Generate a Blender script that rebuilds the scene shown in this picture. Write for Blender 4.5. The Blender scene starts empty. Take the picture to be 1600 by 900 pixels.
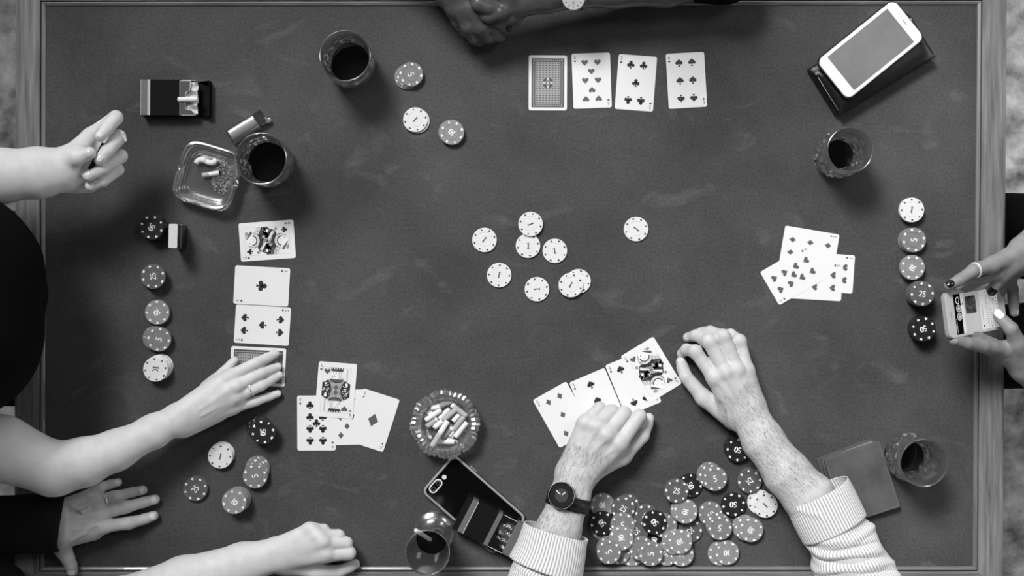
import bpy, bmesh, math, random
import numpy as np
from mathutils import Vector, Matrix
random.seed(7); np.random.seed(7)
T = 0.75          # height of the felt above the floor (m)
H = 2.0           # camera above the felt (m)
scene = bpy.context.scene
COL = scene.collection

# ---------------------------------------------------------------- camera, world, lights, exposure
cam_d = bpy.data.cameras.new('camera'); cam = bpy.data.objects.new('camera', cam_d); COL.objects.link(cam)
cam.location = (0, 0, T + H); cam_d.sensor_width = 36; cam_d.lens = 45; cam_d.clip_start = 0.05
scene.camera = cam
world = bpy.data.worlds.new('world'); scene.world = world; world.use_nodes = True
world.node_tree.nodes['Background'].inputs[0].default_value = (1, 1, 1, 1)
world.node_tree.nodes['Background'].inputs[1].default_value = 0.02

def area_light(name, loc, target, size, power, spread=180):
    d = bpy.data.lights.new(name, 'AREA'); d.shape = 'DISK'; d.size = size; d.energy = power; d.spread = math.radians(spread)
    o = bpy.data.objects.new(name, d); COL.objects.link(o); o.location = loc
    o.rotation_euler = (Vector(target) - Vector(loc)).to_track_quat('-Z', 'Y').to_euler()
    return o
area_light('key_lamp', (-1.6, 3.1, T + 4.6), (0.72, -0.5, T), 2.1, 28.5, 40)
area_light('overhead_lamp', (-0.2, 0.72, T + 3.0), (0.1, -0.1, T), 0.5, 1.8, 150)
area_light('corner_lamp', (1.38, 0.98, T + 3.1), (0.6, -0.5, T), 0.7, 4.2, 100)
def glint_light(name, loc, target, w, h, power):  # added lights, no windows behind them, for glints in the glass and side fill
    o = area_light(name, loc, target, w, power); o.data.shape = 'RECTANGLE'; o.data.size = w; o.data.size_y = h; return o
glint_light('added_glint_light_north', (0.4, 4.9, 1.8), (0.4, 0, 1.2), 7.0, 1.9, 75)
glint_light('added_glint_light_east', (4.9, 0.2, 1.8), (0, 0, 1.2), 5.0, 1.9, 95)
glint_light('added_glint_light_west', (-4.9, 0.6, 2.3), (0, 0, 1.6), 1.6, 1.4, 9)
glint_light('added_glint_light_south', (0.5, -4.9, 2.3), (0, 0, 1.6), 2.2, 1.4, 9)

scene.view_settings.view_transform = 'Standard'
scene.view_settings.look = 'None'
scene.view_settings.gamma = 1
scene.view_settings.use_curve_mapping = False
scene.view_settings.exposure = 0.0

# ---------------------------------------------------------------- helpers
def lin(s):
    c = s / 255.0
    return c / 12.92 if c <= 0.04045 else ((c + 0.055) / 1.055) ** 2.4
def grey(s):
    v = lin(s); return (v, v, v, 1)
def Lm(px, py, h=0.0):
    """point (mm, measured from the felt's centre) that stands h mm above the felt"""
    k = (H * 1000 - h) / (H * 1000)
    return np.array([(px - 800) * k, (450 - py) * k, h], float)
def W(p):
    return Vector((p[0] / 1000, p[1] / 1000, T + p[2] / 1000))

def material(name, s, rough=0.5, metallic=0.0, spec=0.5, bump=None, vary=None, coords='Object', trans=0.0, ior=1.45, coat=0.0, sheen=0.0):
    m = bpy.data.materials.new(name); m.use_nodes = True
    nt = m.node_tree; b = nt.nodes['Principled BSDF']
    b.inputs['Base Color'].default_value = grey(s)
    b.inputs['Roughness'].default_value = rough; b.inputs['Metallic'].default_value = metallic
    b.inputs['Specular IOR Level'].default_value = spec; b.inputs['IOR'].default_value = ior
    b.inputs['Transmission Weight'].default_value = trans
    b.inputs['Coat Weight'].default_value = coat; b.inputs['Sheen Weight'].default_value = sheen
    if bump or vary:
        tc = nt.nodes.new('ShaderNodeTexCoord')
    if vary:
        sc, lo, hi, detail, stretch = vary
        mp = nt.nodes.new('ShaderNodeMapping'); mp.inputs['Scale'].default_value = stretch
        nt.links.new(tc.outputs[coords], mp.inputs['Vector'])
        n = nt.nodes.new('ShaderNodeTexNoise'); n.inputs['Scale'].default_value = sc; n.inputs['Detail'].default_value = detail; n.inputs['Roughness'].default_value = .6
        nt.links.new(mp.outputs['Vector'], n.inputs['Vector'])
        r = nt.nodes.new('ShaderNodeValToRGB')
        r.color_ramp.elements[0].position = 0.3; r.color_ramp.elements[1].position = 0.7
        r.color_ramp.elements[0].color = grey(lo); r.color_ramp.elements[1].color = grey(hi)
        nt.links.new(n.outputs['Fac'], r.inputs['Fac']); nt.links.new(r.outputs['Color'], b.inputs['Base Color'])
    if bump:
        sc, st, dist = bump
        n2 = nt.nodes.new('ShaderNodeTexNoise'); n2.inputs['Scale'].default_value = sc; n2.inputs['Detail'].default_value = 4
        nt.links.new(tc.outputs[coords], n2.inputs['Vector'])
        bp = nt.nodes.new('ShaderNodeBump'); bp.inputs['Strength'].default_value = st; bp.inputs['Distance'].default_value = dist
        nt.links.new(n2.outputs['Fac'], bp.inputs['Height']); nt.links.new(bp.outputs['Normal'], b.inputs['Normal'])
    return m

def mesh_data(name, verts, faces, mats=(), midx=None, smooth=True):
    """verts in metres (local)"""
    me = bpy.data.meshes.new(name)
    V = np.asarray(verts, np.float32)
    if isinstance(faces, np.ndarray) and faces.ndim == 2:
        n, c = faces.shape
        me.vertices.add(len(V)); me.vertices.foreach_set('co', V.ravel())
        me.loops.add(n * c); me.loops.foreach_set('vertex_index', faces.astype(np.int32).ravel())
        me.polygons.add(n); me.polygons.foreach_set('loop_start', np.arange(0, n * c, c, dtype=np.int32))
        me.update(calc_edges=True); me.validate()
    else:
        me.from_pydata([tuple(map(float, v)) for v in V], [], [tuple(map(int, f)) for f in faces])
    for m in (mats if isinstance(mats, (list, tuple)) else [mats]):
        me.materials.append(m)
    n = len(me.polygons)
    if midx is not None and len(midx) == n:
        me.polygons.foreach_set('material_index', np.asarray(midx, np.int32))
    me.polygons.foreach_set('use_smooth', np.full(n, bool(smooth)))
    me.update()
    return me
def link(name, data, loc=(0, 0, 0), rotz=0.0, parent=None, rot=None):
    o = bpy.data.objects.new(name, data); COL.objects.link(o)
    o.location = loc; o.rotation_euler = rot if rot is not None else (0, 0, rotz)
    if parent is not None: o.parent = parent
    return o
def tag(o, label=None, cat=None, group=None, kind=None):
    if label: o['label'] = label
    if cat: o['category'] = cat
    if group: o['group'] = group
    if kind: o['kind'] = kind
    return o
def thing(name, label, cat, loc, rotz=0.0, group=None):
    o = link(name, None, loc, rotz); o.empty_display_size = 0.02
    return tag(o, label, cat, group)
def local(parent, P):
    """world-mm points -> metres in the space of an unscaled parent that only turns about z"""
    P = np.asarray(P, float) / 1000.0
    P = P + np.array([0, 0, T]) - np.array(parent.location)
    a = -parent.rotation_euler.z; c, s = math.cos(a), math.sin(a)
    Q = P.copy(); Q[:, 0] = P[:, 0] * c - P[:, 1] * s; Q[:, 1] = P[:, 0] * s + P[:, 1] * c
    return Q
def part(name, P, F, mats, parent, midx=None, smooth=True, label=None):
    """child mesh from world-mm points"""
    o = link(name, mesh_data(name, local(parent, P), F, mats, midx, smooth), parent=parent)
    if label: o['label'] = label
    return o
def sharp(o, deg=35):
    me = o.data
    bm = bmesh.new(); bm.from_mesh(me)
    for e in bm.edges:
        if len(e.link_faces) == 2 and e.calc_face_angle(0) > math.radians(deg): e.smooth = False
    bm.to_mesh(me); bm.free(); return o

class MB:
    """small mesh collector (points in any unit)"""
    def __init__(s): s.v, s.f, s.m = [], [], []
    def add(s, v, f, m=0):
        k = len(s.v); s.v += [tuple(map(float, p)) for p in v]; s.f += [tuple(i + k for i in q) for q in f]; s.m += [m] * len(f)
    def poly(s, pts, z, m=0):
        s.add([(x, y, z) for x, y in pts], [tuple(range(len(pts)))] if area2(pts) > 0 else [tuple(range(len(pts)))[::-1]], m)
    def slab(s, pts, z0, z1, m=0, bevel=0.0):
        """prism over an outline (ccw), with an optional bevelled upper and lower rim"""
        pts = pts if area2(pts) > 0 else pts[::-1]
        n = len(pts)
        if bevel:
            ins = inset(pts, bevel)
            rings = [(ins, z0), (pts, z0 + bevel), (pts, z1 - bevel), (ins, z1)]
        else: rings = [(pts, z0), (pts, z1)]
        v = [(x, y, z) for r, z in rings for x, y in r]
        f = [tuple(range(n))[::-1], tuple(range((len(rings) - 1) * n, len(rings) * n))]
        for k in range(len(rings) - 1):
            for i in range(n):
                j = (i + 1) % n; f.append((k * n + i, k * n + j, (k + 1) * n + j, (k + 1) * n + i))
        s.add(v, f, m)
    def data(s, name, mats, scale=0.001, smooth=False):
        return mesh_data(name, np.array(s.v) * scale, s.f, mats, s.m, smooth)
def area2(p):
    return sum(p[i - 1][0] * p[i][1] - p[i][0] * p[i - 1][1] for i in range(len(p)))
def inset(pts, d):
    n = len(pts); out = []
    for i in range(n):
        a, b, c = np.array(pts[i - 1]), np.array(pts[i]), np.array(pts[(i + 1) % n])
        e1 = (b - a) / (np.linalg.norm(b - a) + 1e-9); e2 = (c - b) / (np.linalg.norm(c - b) + 1e-9)
        n1 = np.array([-e1[1], e1[0]]); n2 = np.array([-e2[1], e2[0]])
        m = n1 + n2; m = m / max(1e-6, (m @ m)) * 2
        out.append(tuple(b + m * d))
    return out
def rrect(w, h, r, n=6, cx=0, cy=0):
    out = []
    for sx, sy, a0 in ((1, 1, 0), (-1, 1, 90), (-1, -1, 180), (1, -1, 270)):
        for k in range(n + 1):
            a = math.radians(a0 + 90 * k / n)
            out.append((cx + sx * (w / 2 - r) + r * math.cos(a), cy + sy * (h / 2 - r) + r * math.sin(a)))
    return out
def circle(r, n=24, cx=0, cy=0, rx=None, ry=None):
    return [(cx + (rx or r) * math.cos(2 * math.pi * k / n), cy + (ry or r) * math.sin(2 * math.pi * k / n)) for k in range(n)]
def xf(pts, s=1.0, a=0.0, tx=0.0, ty=0.0):
    c, sn = math.cos(a), math.sin(a)
    return [(tx + s * (x * c - y * sn), ty + s * (x * sn + y * c)) for x, y in pts]
def ribbon(pts, w, closed=False):
    """flat stroke as quads; w one width or one per point"""
    P = np.array(pts, float); n = len(P)
    w = np.full(n, w, float) if np.isscalar(w) else np.array(w, float)
    if closed: d = np.roll(P, -1, 0) - np.roll(P, 1, 0)
    else: d = np.gradient(P, axis=0)
    d /= np.linalg.norm(d, axis=1)[:, None] + 1e-9
    nn = np.stack([-d[:, 1], d[:, 0]], 1)
    A, B = P + nn * w[:, None] / 2, P - nn * w[:, None] / 2
    return [[tuple(A[i]), tuple(B[i]), tuple(B[(i + 1) % n]), tuple(A[(i + 1) % n])] for i in range(n if closed else n - 1)]
def arc(cx, cy, rx, ry, a0, a1, n=10):
    return [(cx + rx * math.cos(math.radians(a0 + (a1 - a0) * k / n)), cy + ry * math.sin(math.radians(a0 + (a1 - a0) * k / n))) for k in range(n + 1)]

# ---- suit marks (unit height, centred)
def heart():
    p = []
    for k in range(26):
        t = 2 * math.pi * k / 26
        p.append((16 * math.sin(t) ** 3 / 31, (13 * math.cos(t) - 5 * math.cos(2 * t) - 2 * math.cos(3 * t) - math.cos(4 * t) + 2) / 31))
    return [p[::-1]]
def spade():
    h = [(-x * .95, -y * .82 + .12) for x, y in heart()[0]]
    return [h, [(-.05, -.1), (.05, -.1), (.06, -.3), (.17, -.5), (-.17, -.5), (-.06, -.3)][::-1]]
def club():
    return [circle(.225, 14, 0, .26), circle(.225, 14, -.26, -.09), circle(.225, 14, .26, -.09), [(-.12, .15), (.12, .15), (.12, -.1), (-.12, -.1)],
            [(-.05, 0), (.05, 0), (.06, -.3), (.17, -.5), (-.17, -.5), (-.06, -.3)]]
def diamond():
    return [[(0, -.5), (.19, -.24), (.4, 0), (.19, .24), (0, .5), (-.19, .24), (-.4, 0), (-.19, -.24)]]
SUIT = {'h': heart(), 's': spade(), 'c': club(), 'd': diamond()}

# ---- numerals and letters as bold seriffed strokes, unit height, from the base line
def glyph(ch, b=1.0):
    R = ribbon
    if ch == '1': return .5, R([(.27, .02), (.27, 1)], .17 * b) + R([(.06, .04), (.48, .04)], .08) + R([(.07, .80), (.27, .96)], .09)
    if ch == '0': return .62, R(arc(.3, .5, .22, .45, 0, 342, 19), [(.17 * abs(math.cos(2 * math.pi * k / 20)) + .06) * b for k in range(20)], True)
    if ch == '2': return .6, R(arc(.28, .73, .2, .22, 170, -35, 10) + [(.1, .12)], [.13 * b] * 11 + [.08]) + R([(.05, .07), (.54, .07)], .14)
    if ch == '3': return .6, R(arc(.27, .74, .18, .21, 160, -80, 9), .12 * b) + R(arc(.27, .29, .22, .25, 80, -165, 10), .13 * b)
    if ch == '4': return .62, R([(.4, 0), (.4, .98)], .14 * b) + R([(.4, .94), (.06, .32)], .07) + R([(.03, .3), (.58, .3)], .09)
    if ch == '5': return .6, R([(.12, .93), (.52, .93)], .14) + R([(.14, .95), (.12, .56)], .08) + R(arc(.27, .31, .22, .27, 130, -160, 11), [.07] + [.15 * b] * 9 + [.11, .1])
    if ch == '6': return .6, R(arc(.29, .3, .2, .26, 0, 345, 16), .12 * b, True) + R([(.1, .34), (.16, .66), (.34, .92), (.48, .94)], .1 * b)
    if ch == '7': return .6, R([(.06, .92), (.54, .92)], .13) + R([(.5, .92), (.3, .5), (.24, .02)], .13 * b)
    if ch == '8': return .6, R(arc(.29, .74, .17, .2, 0, 345, 16), .1 * b, True) + R(arc(.29, .27, .21, .23, 0, 345, 16), .12 * b, True)
    if ch == '9': return .6, [[(.58 - x, 1 - y) for x, y in q] for q in glyph('6', b)[1]]
    if ch == 'A': return .66, R([(.08, .02), (.33, .98)], .08) + R([(.33, .98), (.58, .02)], .14 * b) + R([(.16, .34), (.5, .34)], .07)
    if ch == 'K': return .66, R([(.14, 0), (.14, 1)], .14 * b) + R([(.16, .42), (.55, .98)], .08) + R([(.28, .58), (.58, .02)], .12 * b)
    if ch == 'Q': return .68, R(arc(.32, .52, .25, .42, 0, 345, 18), .11 * b, True) + R([(.34, .22), (.58, -.02)], .11)
    if ch == 'C': return .62, R(arc(.32, .48, .24, .42, 45, 315, 14), [.07, .09] + [.15 * b] * 11 + [.09, .06])
    if ch == 'I': return .5, R([(.25, .02), (.25, .98)], .2 * b) + R([(.05, .05), (.45, .05)], .1) + R([(.05, .95), (.45, .95)], .1)
    return .4, []
def text_polys(s, h, b=1.0):
    """quads of a word, centred on the origin, cap height h"""
    x, out = 0, []
    for ch in s:
        w, q = glyph(ch, b)
        out += [[(x + px, py - .5) for px, py in p] for p in q]; x += w
    return [[((px - x / 2 + .02) * h, py * h) for px, py in p] for p in out]

# ---- signed-distance bodies (mm) turned into one smooth surface
class Field:
    def __init__(s, lo, hi, vs):
        s.lo = np.array(lo, float); s.vs = vs
        s.n = np.maximum(4, np.ceil((np.array(hi) - s.lo) / vs).astype(int) + 1)
        s.ax = [s.lo[i] + vs * np.arange(s.n[i]) for i in range(3)]
        s.D = np.full(s.n, 60.0, np.float32)
    def block(s, lo, hi):
        a = np.clip(np.floor((np.array(lo) - s.lo) / s.vs).astype(int), 0, s.n - 1)
        b = np.clip(np.ceil((np.array(hi) - s.lo) / s.vs).astype(int) + 1, 1, s.n)
        sl = tuple(slice(int(a[i]), int(max(b[i], a[i] + 1))) for i in range(3))
        g = [s.ax[0][sl[0]][:, None, None], s.ax[1][sl[1]][None, :, None], s.ax[2][sl[2]][None, None, :]]
        return sl, g
def cone(g, a, b, ra, rb):
    ab = b - a; l2 = float(ab @ ab) + 1e-9
    x, y, z = g[0] - a[0], g[1] - a[1], g[2] - a[2]
    t = np.clip((x * ab[0] + y * ab[1] + z * ab[2]) / l2, 0, 1)
    return np.sqrt((x - t * ab[0]) ** 2 + (y - t * ab[1]) ** 2 + (z - t * ab[2]) ** 2) - (ra + (rb - ra) * t)
def smin(a, b, k):
    h = np.clip(0.5 + 0.5 * (b - a) / k, 0, 1)
    return b + (a - b) * h - k * h * (1 - h)
def surface(F):
    D, n = F.D, F.D.shape
    ins = D < 0
    cnt = np.zeros(tuple(d - 1 for d in n), np.int8)
    offs = [(i, j, k) for i in (0, 1) for j in (0, 1) for k in (0, 1)]
    for i, j, k in offs: cnt += ins[i:n[0] - 1 + i, j:n[1] - 1 + j, k:n[2] - 1 + k]
    cells = np.argwhere((cnt > 0) & (cnt < 8))
    idx = np.full(cnt.shape, -1, np.int64); idx[tuple(cells.T)] = np.arange(len(cells))
    val = {o: D[cells[:, 0] + o[0], cells[:, 1] + o[1], cells[:, 2] + o[2]].astype(float) for o in offs}
    acc = np.zeros((len(cells), 3)); c = np.zeros(len(cells))
    for o in offs:
        for ax in range(3):
            if o[ax] == 0:
                p = list(o); p[ax] = 1; p = tuple(p)
                va, vb = val[o], val[p]; m = (va < 0) != (vb < 0)
                t = np.where(m, va / np.where(m, va - vb, 1), 0)
                q = np.tile(np.array(o, float), (len(cells), 1)); q[:, ax] += t
                acc[m] += q[m]; c[m] += 1
    V = F.lo + (cells + acc / c[:, None]) * F.vs
    quads = []
    for ax in range(3):
        u, w = (ax + 1) % 3, (ax + 2) % 3
        sl0 = [slice(None)] * 3; sl1 = [slice(None)] * 3
        sl0[ax] = slice(0, -1); sl1[ax] = slice(1, None)
        ch = ins[tuple(sl0)] != ins[tuple(sl1)]
        e = np.argwhere(ch)
        e = e[(e[:, u] > 0) & (e[:, w] > 0) & (e[:, u] < n[u] - 1) & (e[:, w] < n[w] - 1)]
        du = np.zeros(3, int); du[u] = 1; dw = np.zeros(3, int); dw[w] = 1
        q = np.stack([idx[tuple((e - du - dw).T)], idx[tuple((e - dw).T)], idx[tuple(e.T)], idx[tuple((e - du).T)]], 1)
        flip = ~ins[tuple(e.T)]
        q[flip] = q[flip][:, ::-1]
        quads.append(q)
    Q = np.concatenate(quads); Q = Q[(Q >= 0).all(1)]
    # light smoothing
    for _ in range(2):
        s_ = np.zeros_like(V); k_ = np.zeros(len(V))
        for a in range(4):
            b = (a + 1) % 4
            np.add.at(s_, Q[:, a], V[Q[:, b]]); np.add.at(s_, Q[:, b], V[Q[:, a]])
            np.add.at(k_, Q[:, a], 1); np.add.at(k_, Q[:, b], 1)
        V = V + 0.4 * (s_ / np.maximum(k_, 1)[:, None] - V)
    return V, Q
def blob(base, fingers=(), ridges=(), vs=1.6, k=10.0, floor=None):
    """base: list of (a,b,ra,rb[,k]); fingers: list of [(p,r),...] chains, each blended only into the base; ridges: (a,b,ra,rb) pressed on last"""
    fingers = [chain(f) for f in fingers]
    pts = [(p[0], p[2]) for p in base] + [(p[1], p[3]) for p in base] + [x for f in fingers for x in f]
    P = np.array([p for p, r in pts]); R = np.array([r for p, r in pts])[:, None]
    F = Field((P - R).min(0) - 5, (P + R).max(0) + 5, vs)
    for p in base:
        a, b, ra, rb = p[:4]; kk = p[4] if len(p) > 4 else k
        m = max(ra, rb) + kk + 6
        sl, g = F.block(np.minimum(a, b) - m, np.maximum(a, b) + m)
        F.D[sl] = smin(F.D[sl], cone(g, a, b, ra, rb), kk)
    B = F.D.copy()
    for ch in fingers:
        q = np.array([p for p, r in ch]); rr = np.array([r for p, r in ch]); m = rr.max() + 14
        sl, g = F.block(q.min(0) - m, q.max(0) + m)
        d = None
        for i in range(len(ch) - 1):
            e = cone(g, q[i], q[i + 1], rr[i], rr[i + 1]); d = e if d is None else smin(d, e, 2.5)
        F.D[sl] = np.minimum(F.D[sl], smin(B[sl], d, 7.0))
    for a, b, ra, rb in ridges:
        kk = 4.0 if max(ra, rb) < 4 else 9.0; m = max(ra, rb) + 12
        sl, g = F.block(np.minimum(a, b) - m, np.maximum(a, b) + m)
        F.D[sl] = smin(F.D[sl], cone(g, a, b, ra, rb), kk)
    return surface(F)
def chain(pts):
    """[(px,py,h,r),...] -> [(point, r),...]"""
    return [(Lm(*p[:3]), p[3]) for p in pts]
def limbs(pts, k=10.0):
    c = chain(pts)
    return [(c[i][0], c[i + 1][0], c[i][1], c[i + 1][1], k) for i in range(len(c) - 1)]

def spline(pts, n):
    P = np.array(pts, float); m = len(P)
    E = np.vstack([2 * P[0] - P[1], P, 2 * P[-1] - P[-2]]); out = []
    for t in np.linspace(0, m - 1 - 1e-6, n):
        i = int(t); u = t - i; a, b, c, d = E[i], E[i + 1], E[i + 2], E[i + 3]
        out.append(.5 * (2 * b + (c - a) * u + (2 * a - 5 * b + 4 * c - d) * u * u + (3 * b - a - 3 * c + d) * u ** 3))
    return np.array(out)
def tube(path, rad, nseg=12, rings=None, disp=None, caps=True, up=(0, 0, 1)):
    """round or oval tube; path rows (x,y,z), rad rows (side, vertical)"""
    P = np.array(path, float); R = np.array(rad, float)
    if R.ndim == 1: R = np.stack([R, R], 1)
    if rings: PR = spline(np.hstack([P, R]), rings); P, R = PR[:, :3], PR[:, 3:]
    n = len(P); tg = np.gradient(P, axis=0); tg /= np.linalg.norm(tg, axis=1)[:, None] + 1e-9
    V, A = [], []
    s = np.concatenate([[0], np.cumsum(np.linalg.norm(np.diff(P, axis=0), axis=1))])
    for i in range(n):
        u = np.array(up, float); lat = np.cross(tg[i], u)
        if np.linalg.norm(lat) < 1e-3: lat = np.cross(tg[i], (1, 0, 0))
        lat /= np.linalg.norm(lat); vv = np.cross(lat, tg[i])
        for j in range(nseg):
            th = -math.pi / 2 + 2 * math.pi * j / nseg
            d = disp(s[i], th) if disp else 0.0
            V.append(P[i] + lat * math.cos(th) * (R[i, 0] + d) + vv * math.sin(th) * (R[i, 1] + d)); A.append((s[i], th))
    F = [(i * nseg + j, i * nseg + (j + 1) % nseg, (i + 1) * nseg + (j + 1) % nseg, (i + 1) * nseg + j) for i in range(n - 1) for j in range(nseg)]
    if caps: F += [tuple(range(nseg))[::-1], tuple(range((n - 1) * nseg, n * nseg))]
    return np.array(V), F, A
def lathe(profile, n=48, fr=None, closed=False):
    """profile [(r,z)...]; fr(theta, k, r, z) may reshape the radius and the height; mm"""
    V, F = [], []
    m = len(profile)
    for k, (r, z) in enumerate(profile):
        for j in range(n):
            th = 2 * math.pi * j / n
            rr, zz = fr(th, k, r, z) if fr else (r, z)
            V.append((rr * math.cos(th), rr * math.sin(th), zz))
    for k in range(m - 1):
        for j in range(n):
            a, b = k * n + j, k * n + (j + 1) % n
            F.append((a, b, b + n, a + n))
    F.append(tuple(range(n))[::-1]); F.append(tuple(range((m - 1) * n, m * n)))
    return V, F
def frame_pts(V, pos, ex, ey, ez):
    """local mm points into the frame (ex,ey,ez) at pos"""
    M = np.stack([ex, ey, ez], 1); return np.asarray(V, float) @ M.T + np.asarray(pos)
def unit(v):
    v = np.asarray(v, float); return v / (np.linalg.norm(v) + 1e-9)

# ---------------------------------------------------------------- materials
def felt_material():
    m = bpy.data.materials.new('felt'); m.use_nodes = True; nt = m.node_tree; b = nt.nodes['Principled BSDF']
    N = nt.nodes.new; lk = nt.links.new
    tc = N('ShaderNodeTexCoord')
    n1 = N('ShaderNodeTexNoise'); n1.inputs['Scale'].default_value = 5.5; n1.inputs['Detail'].default_value = 7; n1.inputs['Roughness'].default_value = .62
    n2 = N('ShaderNodeTexNoise'); n2.inputs['Scale'].default_value = 260; n2.inputs['Detail'].default_value = 3
    mp = N('ShaderNodeMapping'); mp.inputs['Scale'].default_value = (2.2, 3.2, 1); mp.inputs['Rotation'].default_value = (0, 0, .35)
    n3 = N('ShaderNodeTexNoise'); n3.inputs['Scale'].default_value = 4.0; n3.inputs['Detail'].default_value = 9; n3.inputs['Distortion'].default_value = 1.6
    for n in (n1, n2): lk(tc.outputs['Object'], n.inputs['Vector'])
    lk(tc.outputs['Object'], mp.inputs['Vector']); lk(mp.outputs['Vector'], n3.inputs['Vector'])
    r1 = N('ShaderNodeValToRGB'); e = r1.color_ramp.elements
    e[0].position = .3; e[0].color = grey(FELT_LO); e[1].position = .72; e[1].color = grey(FELT_HI)
    lk(n1.outputs['Fac'], r1.inputs['Fac'])
    r3 = N('ShaderNodeValToRGB'); e = r3.color_ramp.elements      # pale scuffs
    e[0].position = .60; e[0].color = (0, 0, 0, 1); e[1].position = .86; e[1].color = (1, 1, 1, 1)
    lk(n3.outputs['Fac'], r3.inputs['Fac'])
    mx = N('ShaderNodeMix'); mx.data_type = 'RGBA'; mx.blend_type = 'MIX'
    mul = N('ShaderNodeMath'); mul.operation = 'MULTIPLY'; mul.inputs[1].default_value = .42
    lk(r3.outputs['Color'], mul.inputs[0]); lk(mul.outputs[0], mx.inputs['Factor'])
    lk(r1.outputs['Color'], mx.inputs['A']); mx.inputs['B'].default_value = grey(FELT_SCUFF)
    r2 = N('ShaderNodeMapRange'); r2.inputs['From Min'].default_value = .3; r2.inputs['From Max'].default_value = .7; r2.inputs['To Min'].default_value = .82; r2.inputs['To Max'].default_value = 1.18
    lk(n2.outputs['Fac'], r2.inputs['Value'])
    mv = N('ShaderNodeMix'); mv.data_type = 'RGBA'; mv.blend_type = 'MULTIPLY'; mv.inputs['Factor'].default_value = 1
    lk(mx.outputs['Result'], mv.inputs['A']); lk(r2.outputs['Result'], mv.inputs['B'])
    lk(mv.outputs['Result'], b.inputs['Base Color'])
    b.inputs['Roughness'].default_value = .75; b.inputs['Specular IOR Level'].default_value = .25
    bp = N('ShaderNodeBump'); bp.inputs['Strength'].default_value = .25; bp.inputs['Distance'].default_value = .0006
    lk(n2.outputs['Fac'], bp.inputs['Height']); lk(bp.outputs['Normal'], b.inputs['Normal'])
    return m
FELT_LO, FELT_HI, FELT_SCUFF = 58, 80, 125
M = {}
M['felt'] = felt_material()
def wood(name, stretch, lo=84, hi=136):
    return material(name, 130, .42, spec=.45, vary=(9, lo, hi, 8, stretch), bump=(160, .12, .0004))
M['wood_x'] = wood('wood_along_x', (.9, 16, 4)); M['wood_y'] = wood('wood_along_y', (16, .9, 4))
M['moulding_x'] = material('dark_moulding_x', 105, .36, spec=1.0, coat=.5, vary=(9, 84, 116, 6, (.9, 16, 4)))
M['moulding_y'] = material('dark_moulding_y', 105, .36, spec=1.0, coat=.5, vary=(9, 84, 116, 6, (16, .9, 4)))
M['concrete'] = material('concrete', 150, .85, vary=(16, 66, 205, 15, (1, 1, 1)), bump=(60, .3, .002))
M['card'] = material('card_stock', 232, .38, spec=.4)
M['ink_black'] = material('black_ink', 42, .4); M['ink_red'] = material('mid_grey_ink', 92, .4)
M['ink_pale'] = material('pale_grey_ink', 160, .4); M['ink_line'] = material('fine_line_ink', 205, .4); M['ink_dark'] = material('dark_grey_ink', 78, .4)
M['ink_white'] = material('white_ink', 238, .4)
M['chip1'] = material('white_clay', 224, .33, spec=.45); M['chip5'] = material('mid_grey_clay', 124, .33, spec=.5)
M['chip10'] = material('pale_grey_clay', 140, .33, spec=.5); M['chip25'] = material('dark_grey_clay', 92, .33, spec=.5)
M['chip50'] = material('black_clay', 38, .33, spec=.5)
M['mark_white'] = material('white_print', 245, .4); M['mark_dark'] = material('dark_print', 45, .4)
def glass_material(name, glow_share):
    """clear pressed glass: bends and mirrors light, lets a little straight through, and carries a white share painted in as inner glow"""
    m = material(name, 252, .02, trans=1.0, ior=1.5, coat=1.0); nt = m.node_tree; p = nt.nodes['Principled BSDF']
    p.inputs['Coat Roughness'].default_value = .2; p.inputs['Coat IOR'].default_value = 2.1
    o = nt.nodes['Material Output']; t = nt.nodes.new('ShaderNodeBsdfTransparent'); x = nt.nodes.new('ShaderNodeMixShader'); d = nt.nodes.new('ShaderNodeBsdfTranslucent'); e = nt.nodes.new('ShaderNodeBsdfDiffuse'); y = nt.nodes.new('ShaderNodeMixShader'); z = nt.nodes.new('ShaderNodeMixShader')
    t.inputs['Color'].default_value = (.97, .97, .97, 1); x.inputs[0].default_value = .96; y.inputs[0].default_value = .5; z.inputs[0].default_value = glow_share
    d.inputs['Color'].default_value = (.95, .95, .95, 1); e.inputs['Color'].default_value = (.95, .95, .95, 1)  # white mixed in stands for light scattered and focused inside the glass
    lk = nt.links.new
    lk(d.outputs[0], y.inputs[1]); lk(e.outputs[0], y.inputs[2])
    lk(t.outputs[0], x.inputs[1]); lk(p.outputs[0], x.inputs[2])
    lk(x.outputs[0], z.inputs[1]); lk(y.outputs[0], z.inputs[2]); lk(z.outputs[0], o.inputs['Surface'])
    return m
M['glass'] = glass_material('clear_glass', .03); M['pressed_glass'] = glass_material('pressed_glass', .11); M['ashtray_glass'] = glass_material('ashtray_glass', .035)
M['drink'] = material('dark_drink', 14, .04, spec=.5)
M['drink_thin'] = material('dark_tea_drink', 30, .05, spec=.5)
M['paper'] = material('cigarette_paper', 235, .7); M['filter'] = material('filter_paper', 178, .7, vary=(900, 160, 190, 3, (1, 1, 1)))
M['filter_dark'] = material('dark_filter_paper', 150, .7)
M['char'] = material('charred_tobacco', 30, .95, bump=(900, .6, .001)); M['ash'] = material('ash_flake', 190, .95); M['ash_dark'] = material('dark_ash_flake', 85, .95)
M['black_gloss'] = material('black_glossy_plastic', 12, .12, spec=.5, coat=.3)
M['black_card'] = material('black_matt_card', 7, .6, spec=.12); M['black_satin'] = material('black_satin_card', 16, .4, spec=.3)
M['grey_card'] = material('grey_printed_card', 100, .45); M['silver_line'] = material('silver_line_print', 215, .3)
M['dark_liner'] = material('dark_grey_liner', 62, .5)
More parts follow.
